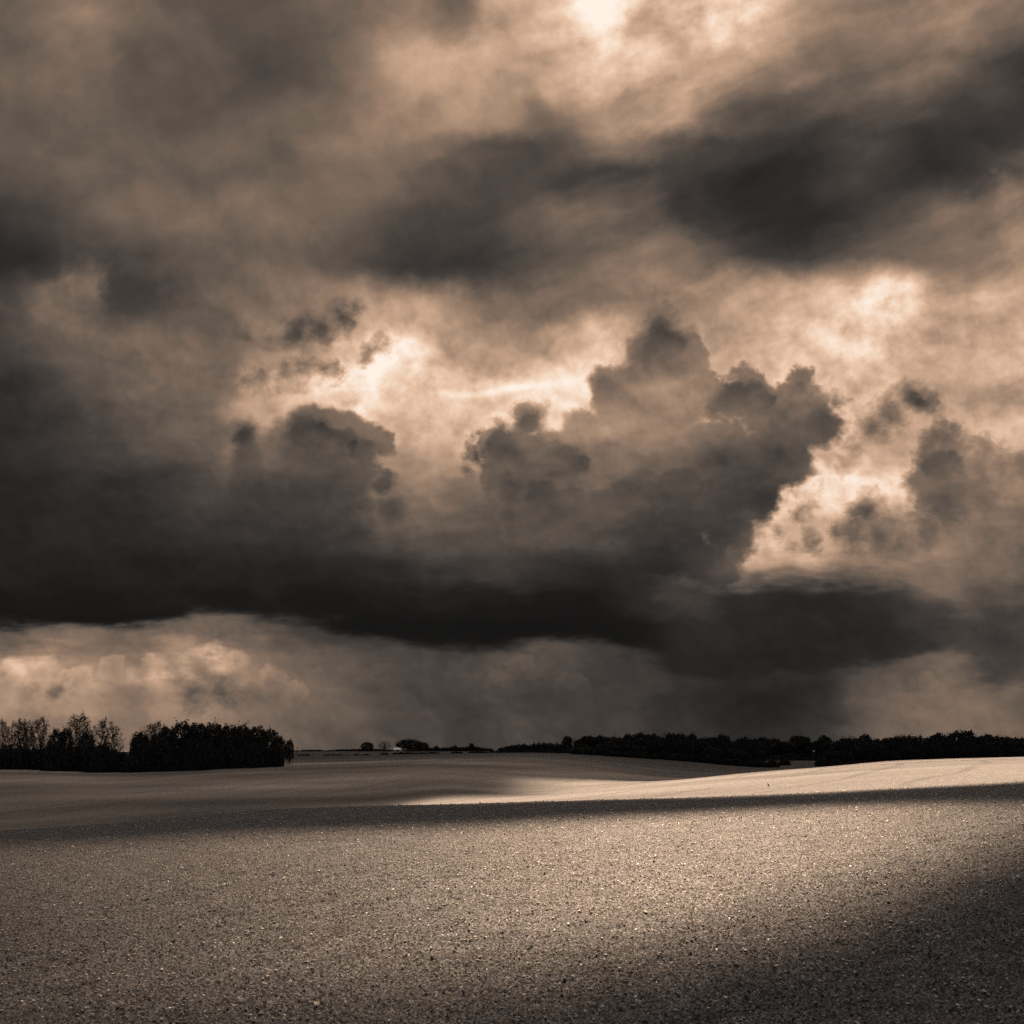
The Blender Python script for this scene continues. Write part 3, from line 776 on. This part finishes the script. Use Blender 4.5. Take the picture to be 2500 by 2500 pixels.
M_LEAF = foliage_material("dark_leaves", (0.022, 0.0205, 0.018), (0.062, 0.057, 0.050), 1.4)
M_LEAF_THIN = foliage_material("thin_leaves", (0.032, 0.029, 0.025), (0.085, 0.078, 0.067), 1.1)
M_BARK = foliage_material("grey_bark", (0.040, 0.036, 0.032), (0.11, 0.10, 0.088), 3.0)


def tubes(segs, sides=5):
    """Tapered tubes; segs = [(p0, p1, r0, r1)]."""
    p0 = np.array([s[0] for s in segs]); p1 = np.array([s[1] for s in segs])
    r0 = np.array([s[2] for s in segs]); r1 = np.array([s[3] for s in segs])
    d = p1 - p0; d /= np.linalg.norm(d, axis=1, keepdims=True) + 1e-9
    ref = np.where(np.abs(d[:, 2:3]) > 0.9, [[1.0, 0, 0]], [[0, 0, 1.0]])
    a = np.cross(d, ref); a /= np.linalg.norm(a, axis=1, keepdims=True); b = np.cross(d, a)
    t = np.arange(sides) * 2 * np.pi / sides
    ring = np.cos(t)[None, :, None] * a[:, None] + np.sin(t)[None, :, None] * b[:, None]
    V = np.concatenate([p0[:, None] + ring * r0[:, None, None], p1[:, None] + ring * r1[:, None, None]], 1).reshape(-1, 3)
    i = np.arange(sides); j = (i + 1) % sides
    f = np.stack([i, j, j + sides, i + sides], 1)
    F = (f[None] + (np.arange(len(segs)) * 2 * sides)[:, None, None]).reshape(-1, 4)
    return V, F


def leaves(pts, size, r):
    """Small ragged leaf clumps: one bent quad at each point."""
    c = len(pts)
    a = r.normal(size=(c, 3)); a /= np.linalg.norm(a, axis=1, keepdims=True)
    b = np.cross(a, r.normal(size=(c, 3))); b /= np.linalg.norm(b, axis=1, keepdims=True)
    s = size * r.uniform(0.5, 1.35, (c, 1))
    q = [pts - a * s * .5 - b * s * r.uniform(.1, .5, (c, 1)), pts + a * s * r.uniform(.1, .5, (c, 1)) - b * s * .5,
         pts + a * s * .5 + b * s * r.uniform(.1, .5, (c, 1)), pts - a * s * r.uniform(.1, .5, (c, 1)) + b * s * .5]
    V = np.stack(q, 1).reshape(-1, 3)
    return V, np.arange(4 * c).reshape(-1, 4)


def grow(seed, H, W, limbs, low, n_leaf, leaf, spread, twigs=6, wob=0.12, top_bias=0.0, lean=0.0, fork=0.75, dome=0.0, shell=0.0):
    """A tree of height H and crown width W standing at the origin: (wood mesh data, leaf mesh data)."""
    r = np.random.default_rng(seed)
    segs, tips = [], []
    # trunk
    pts = [np.zeros(3)]
    nseg = 7
    for k_ in range(1, nseg + 1):
        f = k_ / nseg
        pts.append(np.array([lean * H * f * f + r.normal(0, wob * 0.3) * H * .06 * k_ ** .5, r.normal(0, wob * 0.3) * H * .06 * k_ ** .5, H * .88 * f]))
    R0 = H * 0.022
    for k_ in range(nseg):
        segs.append((pts[k_], pts[k_ + 1], R0 * (1 - .9 * k_ / nseg) * (1.4 if k_ == 0 else 1), R0 * (1 - .9 * (k_ + 1) / nseg)))
    tips.append(pts[-1])

    def on_trunk(f):
        x_ = f * nseg; i_ = min(int(x_), nseg - 1)
        return pts[i_] + (pts[i_ + 1] - pts[i_]) * (x_ - i_)
    zc_, zr = H * (1 + low) / 2 * (1 - dome) + H * 0.06 * dome, H * (1 - low) / 2 * (1 - dome) + H * 0.92 * dome
    for l_ in range(limbs):
        ct = 1 - (1.72 - 0.66 * dome) * (l_ + 0.5) / limbs                       # spiral over the crown, top to bottom
        lump = (r.uniform(0.70, 1.06) if shell == 0 else r.uniform(.62, .9)) if l_ else (1.0 if shell == 0 else .85)
        az = l_ * 2.4 + r.uniform(-.4, .4)
        rad = W * .5 * math.sqrt(max(0.02, 1 - ct * ct)) ** 0.9 * lump
        end = np.array([math.cos(az) * rad, math.sin(az) * rad, max(0.25, zc_ + ct * zr * (0.85 + 0.15 * lump) * (lump if ct > 0 else 1))])
        f = min(0.9, max(0.04, (end[2] - rad * fork) / (H * .88)))
        if dome < .5:
            f = max(f, low * .6)
        st_ = on_trunk(f)
        end = end + np.array([st_[0], st_[1], 0])
        prev, rr = st_, R0 * (1 - .8 * f) * .55
        path = [prev]
        for q_ in range(1, 5):
            t_ = q_ / 4
            p_ = st_ + (end - st_) * t_ + np.array([0, 0, -math.sin(math.pi * t_) * rad * .10]) + r.normal(0, rad * .06 + .05, 3)
            segs.append((prev, p_, rr * (1 - .2 * (q_ - 1)), rr * (1 - .2 * q_)))
            prev = p_; path.append(p_)
        tips.append(prev)
        for tw in range(twigs):
            b_ = path[1 + tw % 4] if tw % 4 < 4 else path[-1]
            dirn = r.normal(0, 1, 3); dirn[2] = abs(dirn[2]) * .8 + .15
            dirn += (end - st_) / (np.linalg.norm(end - st_) + 1e-6) * 1.0
            ln = (W * (.16 if shell == 0 else .09) + .3) * r.uniform(.5, 1.1)
            e_ = b_ + dirn / np.linalg.norm(dirn) * ln
            e_[2] = max(e_[2], 0.15)
            segs.append((b_, e_, rr * .35, .018)); tips.append(e_)
            e2 = e_ + r.normal(0, 1, 3) * ln * .3 + np.array([0, 0, ln * .2])
            e2[2] = max(e2[2], 0.1)
            segs.append((e_, e2, .022, .010)); tips.append(e2)
    T = np.array(tips)
    wgt = (np.clip(T[:, 2] / H, 0.05, 1) ** top_bias)
    pick = r.choice(len(T), n_leaf, p=wgt / wgt.sum())
    L = T[pick] + r.normal(0, 1, (n_leaf, 3)) * spread * r.uniform(.4, 1.0, (n_leaf, 1))
    if shell:
        # rounded clumps over the outside of the crown
        nc_ = 46
        ct = 1 - (1.75 - 0.7 * dome) * (np.arange(nc_) + 0.5) / nc_
        az = np.arange(nc_) * 2.4 + r.uniform(-.35, .35, nc_)
        out_ = r.uniform(.78, .92, nc_)
        st = np.sqrt(np.clip(1 - ct * ct, 0.01, 1)) ** .85
        CC = np.stack([np.cos(az) * st * W * .5 * out_, np.sin(az) * st * W * .5 * out_, zc_ + ct * zr * out_], 1)
        cr = W * r.uniform(.10, .17, nc_)
        ns = int(n_leaf * shell)
        w_ = r.choice(nc_, ns)
        dv = r.normal(size=(ns, 3)); dv /= np.linalg.norm(dv, axis=1, keepdims=True)
        L2 = CC[w_] + dv * cr[w_][:, None] * r.uniform(.55, 1.0, (ns, 1)) * np.array([1, 1, .8])
        L = np.concatenate([L[:n_leaf - ns], L2])
        dv = r.normal(size=(n_leaf // 40, 3)); 
        L = np.concatenate([L, CC[r.choice(nc_, len(dv))] + dv * W * .05])
    L[:, 2] = np.abs(L[:, 2] - 0.05) + 0.05
    sc = H / np.percentile(L[:, 2], 99.7)
    L[:, 2] *= sc
    wv, wf = tubes(segs)
    wv[:, 2] *= sc
    return (wv, wf), leaves(L, leaf, r)


PROTO = {}


def proto(key, seed, kind_leaf, **kw):
    (wv, wf), (lv, lf) = grow(seed, **kw)
    PROTO[key] = (new_mesh("trunk", wv, wf, 4, M_BARK, smooth=True), new_mesh("crown", lv, lf, 4, kind_leaf), kw['H'], kw['W'])


for s_ in range(4):
    proto(f'dense{s_}', 100 + s_, M_LEAF, H=14, W=12, limbs=26, low=.06, n_leaf=5600, leaf=.46, spread=.8, twigs=7, shell=.72)
for s_ in range(4):
    proto(f'airy{s_}', 200 + s_, M_LEAF_THIN, H=15, W=9, limbs=26, low=.20, n_leaf=5000, leaf=.24, spread=.42, twigs=9, top_bias=.5, fork=1.6, shell=.55)
for s_ in range(2):
    proto(f'slim{s_}', 300 + s_, M_LEAF_THIN, H=14, W=5.5, limbs=20, low=.2, n_leaf=2500, leaf=.23, spread=.36, twigs=8, top_bias=.3, fork=1.4, lean=.06)
for s_ in range(2):
    proto(f'bare{s_}', 400 + s_, M_LEAF_THIN, H=9, W=9, limbs=26, low=.2, n_leaf=1300, leaf=.2, spread=.4, twigs=12, fork=.9, shell=.4)
for s_ in range(3):
    proto(f'bush{s_}', 500 + s_, M_LEAF, H=4, W=6, limbs=22, low=.02, n_leaf=1800, leaf=.40, spread=.5, twigs=6, dome=1.0, shell=.6)
for s_ in range(4):
    proto(f'wood{s_}', 600 + s_, M_LEAF, H=12, W=11, limbs=20, low=.06, n_leaf=3200, leaf=.58, spread=.8, twigs=6, shell=.78)
for s_ in range(3):
    proto(f'hedge{s_}', 700 + s_, M_LEAF, H=3, W=9, limbs=22, low=.02, n_leaf=1400, leaf=.46, spread=.5, twigs=5, dome=1.0, shell=.6)


def ground_at(x, y):
    return float(land_z(x, y)[0])


def plant(key, name, px, depth, top, width, label, cat, group=None, sink=0.1, turn=None):
    """Stand a tree at bearing px and distance depth; top = its skyline row, width in the same measure."""
    x = (px - 1250) * K * depth
    z = ground_at(x, depth) - sink
    h = -(top - 1826.0) * K * depth - z
    tm, cm_, H0, W0 = PROTO[key]
    root = bpy.data.objects.new(name, None)
    root.empty_display_size = 1.0
    COL.objects.link(root)
    root.location = (x, depth, z)
    root.rotation_euler = (0, 0, random.uniform(0, 6.28) if turn is None else turn)
    w_ = width * K * depth / W0
    root.scale = (w_, w_, h / H0)
    link("trunk", tm, root)
    link("crown", cm_, root)
    tag(root, label, cat, group)
    return root


# the two clumps on the left of the valley
LEFT = [
    ('airy0', 6, 284, 1757, 34, "tall thin-topped tree cut by the left edge of the picture"),
    ('airy1', 44, 288, 1755, 46, "tall airy round-topped tree, second from the left edge"),
    ('airy2', 64, 296, 1758, 40, "airy tree squeezed behind the second and third trees from the left edge"),
    ('airy3', 98, 286, 1751, 48, "broad airy tree standing just left of the dip in the left clump"),
    ('dense0', 138, 284, 1780, 36, "low dark tree in the dip of the left clump's skyline"),
    ('dense1', 160, 292, 1778, 34, "dark leafy tree at the left foot of the tallest tree"),
    ('airy0', 194, 286, 1742, 62, "tallest tree of the left clump, wide airy crown above bare limbs"),
    ('dense2', 212, 294, 1788, 40, "dark tree packed behind the right side of the tallest tree"),
    ('slim0', 246, 288, 1752, 38, "slim see-through tree right of the tallest tree"),
    ('slim1', 279, 290, 1762, 38, "slim ragged tree leaning right at the gap between the two clumps"),
    ('dense3', 340, 285, 1787, 42, "low round dark tree at the left end of the right-hand clump"),
    ('airy3', 379, 288, 1762, 62, "airy fan-shaped tree near the left end of the right-hand clump"),
    ('dense0', 408, 296, 1775, 52, "dark tree behind the airy fan-shaped tree"),
    ('dense1', 448, 288, 1761, 66, "tall dark dome-topped tree, highest of the right-hand clump"),
    ('dense2', 484, 297, 1766, 60, "dark tree just right of the highest dome in the right-hand clump"),
    ('dense3', 522, 288, 1766, 62, "dark leafy tree at the middle of the right-hand clump"),
    ('dense0', 560, 296, 1770, 60, "dark leafy tree set back right of the clump's middle"),
    ('dense1', 590, 288, 1769, 62, "flat-topped dark tree right of the clump's middle"),
    ('dense2', 628, 294, 1774, 56, "dark tree third from the right end of the right-hand clump"),
    ('dense3', 660, 288, 1780, 44, "dark rounded tree second from the right end of the right-hand clump"),
    ('dense0', 682, 292, 1798, 34, "lower dark tree making the clump's right shoulder"),
    ('dense1', 707, 300, 1805, 22, "small round tree sticking out at the right end of the clump"),
]
for key, px, dp, top, wd, lab in LEFT:
    plant(key, "thin_tree" if key[:4] in ('airy', 'slim') else "leafy_tree", px, dp, top, wd, lab, "tree", "trees of the two clumps beyond the valley")
r_ = random.Random(3)
px = -14
while px < 682:
    top = (1832 if px < 300 else 1826) + r_.uniform(-20, 8)
    if 280 < px < 322:
        top = 1840 + r_.uniform(-3, 4)
    if px > 660:
        top += (px - 660) * 0.45
    plant(f'bush{r_.randrange(3)}', "bush", px, 276 + r_.uniform(-2, 5), top, r_.uniform(34, 48) if px < 660 else 26, "dark bush in the undergrowth along the foot of the clumps", "bush", "undergrowth below the clumps")
    px += r_.uniform(15, 21)
px = 0
while px < 650:
    if not 276 < px < 326:
        plant(f'dense{r_.randrange(4)}', "leafy_tree", px, 304 + r_.uniform(-4, 6), (1826 if px < 320 else 1794) + r_.uniform(-8, 10), r_.uniform(44, 58) if px < 640 else 36, "dark tree filling the back of the clumps behind the front trunks", "tree", "trees at the back of the clumps")
    px += r_.uniform(26, 38)

# the wood along the right
SKY = [(1412, 1803), (1432, 1799), (1450, 1806), (1462, 1803), (1477, 1793), (1500, 1795), (1535, 1796), (1575, 1795), (1596, 1786), (1615, 1793), (1632, 1786), (1650, 1787), (1680, 1786),
       (1705, 1790), (1730, 1794), (1760, 1797), (1790, 1802), (1800, 1806), (1815, 1800), (1850, 1800), (1870, 1798), (1900, 1802), (1940, 1802), (1990, 1800), (2035, 1803), (2050, 1797),
       (2068, 1806), (2095, 1797), (2120, 1798), (2135, 1796), (2150, 1797), (2168, 1804), (2188, 1797), (2212, 1795), (2245, 1796), (2290, 1794), (2330, 1791), (2378, 1789), (2410, 1795), (2453, 1795), (2475, 1804), (2510, 1803), (2560, 1797), (2640, 1798)]
SX, SY = [a for a, b in SKY], [b for a, b in SKY]
WG = "trees of the dark wood on the right"
px = 1416
while px < 2630:                                    # skyline row
    top = float(np.interp(px, SX, SY)) + r_.choice([-5.0, -2.5, 0.0, 1.5, 4.0, 8.0]) + r_.uniform(-1, 1)
    key = f'wood{r_.randrange(4)}'
    dp = 520 + r_.uniform(-12, 12)
    if 1880 < px < 2020:
        dp = 625 + r_.uniform(-6, 10)
    plant(key, "leafy_tree", px, dp, top, r_.uniform(26, 54), "round-crowned dark tree on the skyline of the wood", "tree", WG + ", skyline")
    px += r_.uniform(19, 30)
px = 1425
while px < 2630:                                    # front rows, lower crowns showing against the mass
    for dp, dr in ((478, 13), (452, 26)):
        q = px + r_.uniform(-8, 8)
        if 1885 < q < 2012:
            continue
        top = float(np.interp(q, SX, SY)) + dr + r_.uniform(-5, 6)
        plant(f'wood{r_.randrange(4)}', "leafy_tree", q, dp + r_.uniform(-8, 8), top, r_.uniform(38, 56), "dark tree crowded along the near side of the wood", "tree", WG + ", near side")
    px += r_.uniform(30, 40)
px = 1405
while px < 2200:                                    # ragged lower edge
    if not (1890 < px < 2004):
        x_ = (px - 1250) * K
        row_ = 1826 - ground_at(x_ * 438, 438) / (K * 438)
        plant(f'bush{r_.randrange(3)}', "bush", px, 438 + r_.uniform(-4, 4), row_ - r_.uniform(11, 20), r_.uniform(24, 36), "dark bush along the lower edge of the wood", "bush", "bushes at the wood's edge")
    px += r_.uniform(14, 22)
for px in range(1886, 2022, 13):
    plant(f'bush{r_.randrange(3)}', "bush", px + r_.uniform(-3, 3), 566 + r_.uniform(-6, 6), 1852 + r_.uniform(-5, 3), r_.uniform(20, 30), "dark bush along the top of the grey clearing in the wood", "bush", "bushes above the grey clearing")
for px in range(1876, 2036, 11):
    plant(f'bush{r_.randrange(3)}', "bush", px + r_.uniform(-3, 3), 648 + r_.uniform(-5, 5), 1832 + r_.uniform(-5, 3), r_.uniform(22, 32), "dark bush along the top of the grey clearing in the wood", "bush", "bushes above the grey clearing")
for px in range(1880, 2030, 11):
    plant(f'bush{r_.randrange(3)}', "bush", px + r_.uniform(-3, 3), 602 + r_.uniform(-6, 6), 1843 + r_.uniform(-5, 3), r_.uniform(20, 30), "dark bush along the top of the grey clearing in the wood", "bush", "bushes above the grey clearing")
plant('bush0', "bush", 1915, 470, 1853, 30, "dark bush standing in the grey clearing of the wood", "bush")
plant('bush1', "bush", 1885, 455, 1856, 26, "dark bush at the left corner of the grey clearing", "bush")
plant('bush2', "bush", 2012, 480, 1850, 34, "dark bush at the right corner of the grey clearing", "bush")
plant('bare0', "bare_tree", 1389 + 14, 560, 1801, 14, "thin bare sapling between the two round trees left of the wood", "tree")
plant('wood0', "leafy_tree", 1385, 560, 1797, 27, "small round tree at the end of the far hedge, left of the wood", "tree")
plant('wood1', "leafy_tree", 1432, 540, 1798, 40, "round dark tree standing slightly apart at the wood's left end", "tree")
plant('bare1', "bare_tree", 1626, 528, 1784, 24, "bare twiggy tree rising from the highest part of the wood", "tree")
plant('bare0', "bare_tree", 1872, 540, 1797, 22, "bare twiggy tree in the skyline right of the wood's notch", "tree")

# the far ridge: three trees by the barn, hedges between the strip fields
plant('dense2', "leafy_tree", 897, 735, 1812, 32, "round tree on the far ridge, leftmost of the three by the white barn", "tree", sink=0.2)
plant('bare1', "bare_tree", 938, 735, 1808, 38, "pale bare-branched round tree on the far ridge left of the white barn", "tree", sink=0.2)
plant('dense1', "leafy_tree", 1000, 738, 1805, 66, "broad dark domed tree on the far ridge right of the white barn", "tree", sink=0.2)
plant('dense3', "leafy_tree", 1030, 742, 1812, 34, "smaller dark tree at the right flank of the domed tree", "tree", sink=0.2)
plant('bush0', "bush", 1065, 736, 1821, 16, "small round tree on the far ridge right of the domed tree", "tree", sink=0.2)
plant('bush1', "bush", 1112, 736, 1820, 14, "small pointed bush on the far hedge, midway to the wood", "bush", sink=0.2)
plant('bush2', "bush", 1151, 736, 1815, 16, "taller bush standing up from the far hedge before the gap", "bush", sink=0.2)


def hedge_line(name, pts, depth, label, group, wmin, wmax, step):
    """Hedge clumps along the ridge: pts = [(bearing, top row)]."""
    xs, ys = [p[0] for p in pts], [p[1] for p in pts]
    q = xs[0]
    while q < xs[-1]:
        plant(f'hedge{r_.randrange(3)}', name, q, depth + r_.uniform(-3, 3), float(np.interp(q, xs, ys)) + r_.uniform(-1.2, 1.2), r_.uniform(wmin, wmax), label, "hedge", group, sink=0.15)
        q += r_.uniform(*step)


hedge_line("hedge", [(715, 1832), (760, 1830), (800, 1831), (870, 1829), (960, 1829)], 742, "dark hedge clump along the far ridge left of the white barn", "far hedge left of the barn", 26, 38, (13, 19))
hedge_line("hedge", [(992, 1830), (1044, 1829)], 724, "dark hedge clump at the foot of the domed tree by the white barn", "hedge below the domed tree", 18, 26, (9, 12))
hedge_line("hedge", [(1035, 1827), (1100, 1824), (1160, 1823), (1204, 1828)], 742, "dark hedge clump along the far ridge right of the domed tree", "far hedge right of the barn", 24, 34, (12, 17))
hedge_line("hedge", [(1228, 1825), (1260, 1818), (1300, 1816), (1330, 1812), (1372, 1815)], 700, "dark hedge clump right of the gap in the far hedge", "far hedge before the wood", 24, 34, (12, 17))
for a, b_, t0, t1 in ((731, 760, 1842, 1842), (792, 846, 1841, 1842), (864, 896, 1841, 1841), (918, 922, 1842, 1842), (934, 950, 1839, 1840), (964, 1030, 1837, 1836), (1040, 1074, 1836, 1836), (1106, 1128, 1835, 1836), (1146, 1188, 1834, 1834)):
    hedge_line("hedge", [(a + 5, t0), (b_, t1)], 520, "dark low scrub clump in the broken nearer hedge beyond the valley field", "broken hedge beyond the valley field", 16, 26, (10, 14))
hedge_line("hedge", [(1204, 1832), (1225, 1830), (1262, 1833), (1280, 1832), (1340, 1831), (1412, 1828)], 520, "dark hedge clump below the round trees left of the wood", "nearer hedge before the wood", 18, 28, (10, 14))


# ----------------------------------------------------------------- barn, poles, crow
def box(x0, x1, y0, y1, z0, z1):
    v = np.array([(x, y, z) for z in (z0, z1) for y in (y0, y1) for x in (x0, x1)], float)
    f = np.array([(0, 2, 3, 1), (4, 5, 7, 6), (0, 1, 5, 4), (2, 6, 7, 3), (0, 4, 6, 2), (1, 3, 7, 5)])
    return v, f


def plain(name, c, rough=0.7):
    m, n, b, out = mat_new(name)
    tc = n.node('ShaderNodeTexCoord')
    f = n.noise(tc.outputs['Object'], 2.0, 4, 0.6)
    n.put(b.inputs['Base Color'], n.ramp(f, [(0.3, tuple(v * .8 for v in c)), (0.7, c)]))
    b.inputs['Roughness'].default_value = rough
    return m


def build_barn():
    px, dp = 970, 728
    x = (px - 1250) * K * dp
    z = ground_at(x, dp)
    root = bpy.data.objects.new("farm_barn", None); COL.objects.link(root)
    root.location = (x, dp, z - 0.1); root.rotation_euler = (0, 0, 0.25)
    wall, roof = plain("white_render", (0.72, 0.70, 0.66)), plain("pale_sheet_roof", (0.80, 0.78, 0.74), 0.4)
    dark = plain("dark_opening", (0.03, 0.03, 0.03))
    L, D, h, hr = 2.5, 2.0, 1.5, 2.7
    v = np.array([(-L, -D, 0), (L, -D, 0), (L, D, 0), (-L, D, 0), (-L, -D, h), (L, -D, h), (L, D, h), (-L, D, h), (-L, 0, hr), (L, 0, hr)], float)
    me = bpy.data.meshes.new("wall")
    me.from_pydata(v.tolist(), [], [(0, 1, 5, 4), (1, 2, 6, 9, 5), (2, 3, 7, 6), (3, 0, 4, 8, 7)])
    me.materials.append(wall)
    link("wall", me, root)
    e = 0.35
    rv = []
    for dz in (0.03, 0.15):
        rv += [(-L - e, -D - e, h - .22 + dz), (L + e, -D - e, h - .22 + dz), (L + e, 0, hr + dz), (-L - e, 0, hr + dz), (L + e, D + e, h - .22 + dz), (-L - e, D + e, h - .22 + dz)]
    me = bpy.data.meshes.new("roof")
    me.from_pydata(rv, [], [(6, 7, 8, 9), (9, 8, 10, 11), (0, 3, 2, 1), (3, 5, 4, 2), (0, 1, 7, 6), (4, 5, 11, 10), (1, 2, 8, 7), (2, 4, 10, 8), (0, 6, 9, 3), (3, 9, 11, 5)])
    me.materials.append(roof)
    link("roof", me, root)
    v, f = box(-0.9, 0.7, -D - 0.06, -D - 0.004, 0.1, 1.45)
    link("door", new_mesh("door", v, f, 4, dark), root)
    tag(root, "small white barn with a pale pitched roof on the far ridge", "barn")


def build_pole(px, dp, top, label, arm=True):
    x = (px - 1250) * K * dp
    z = ground_at(x, dp) - 0.3
    h = -(top - 1826.0) * K * dp - z
    root = bpy.data.objects.new("utility_pole", None); COL.objects.link(root)
    root.location = (x, dp, z)
    V, F = tubes([(np.array([0, 0, 0.0]), np.array([0, 0, h]), .16, .10)], 8)
    link("pole", new_mesh("pole", V, F, 4, M_BARK, smooth=True), root)
    if arm:
        v, f = box(-.8, .8, -.22, -.10, h - .55, h - .42)
        link("crossarm", new_mesh("crossarm", v, f, 4, M_BARK), root)
        for sx in (-.7, .0, .7):
            V, F = tubes([(np.array([sx, -.16, h - .42]), np.array([sx, -.16, h - .22]), .05, .04)], 6)
            link("insulator", new_mesh("insulator", V, F, 4, M_BARK), root)
    tag(root, label, "pole")


def build_crow():
    px, dp = 1875, 107.0
    x = (px - 1250) * K * dp
    m = plain("black_plumage", (0.012, 0.012, 0.013), 0.5)
    # rings along the spine: centre (y forward, z), half width, half height
    spine = [(-.26, .115, .004, .003), (-.23, .118, .030, .008), (-.15, .140, .038, .022), (-.08, .175, .062, .058), (0, .205, .074, .075), (.07, .240, .066, .068),
             (.12, .285, .046, .050), (.145, .325, .038, .040), (.165, .350, .036, .036), (.19, .362, .026, .026), (.205, .360, .013, .015), (.235, .352, .008, .009), (.265, .342, .002, .002)]
    sd_, V, F = 12, [], []
    for (yy, zz, w_, h_) in spine:
        for q in range(sd_):
            t_ = 2 * math.pi * q / sd_
            V.append((w_ * math.cos(t_), yy, zz + h_ * math.sin(t_)))
    for k_ in range(len(spine) - 1):
        for q in range(sd_):
            a, b_ = k_ * sd_ + q, k_ * sd_ + (q + 1) % sd_
            F.append((a, b_, b_ + sd_, a + sd_))
    segs = []
    for sx in (-.035, .035):
        segs += [(np.array([sx, -.005, .17]), np.array([sx, -.02, .085]), .028, .010), (np.array([sx, -.02, .085]), np.array([sx, .005, 0]), .007, .006)]
        for tx in (-.02, 0, .02):
            segs.append((np.array([sx, .005, .006]), np.array([sx + tx, .055, .004]), .006, .003))
        segs.append((np.array([sx, .005, .006]), np.array([sx, -.035, .004]), .006, .003))
    lv, lf = tubes(segs, 6)
    F = np.concatenate([np.array(F), lf + len(V)])
    o = link("crow", new_mesh("crow", np.concatenate([np.array(V), lv]), F, 4, m, smooth=True))
    o.scale = (1.0, 1.0, 1.0)
    o.location = (x, dp, ground_at(x, dp) + 0.06)
    o.rotation_euler = (0.35, 0, 2.3)
    tag(o, "black crow standing alone on the sunlit slope", "bird")


build_barn()
build_pole(726, 500, 1822, "thin utility pole just right of the right-hand clump")
build_pole(1503, 506, 1788, "slender pole poking above the left part of the wood", arm=False)
build_pole(2035, 612, 1793, "slender pole poking above the right part of the wood", arm=False)
build_crow()
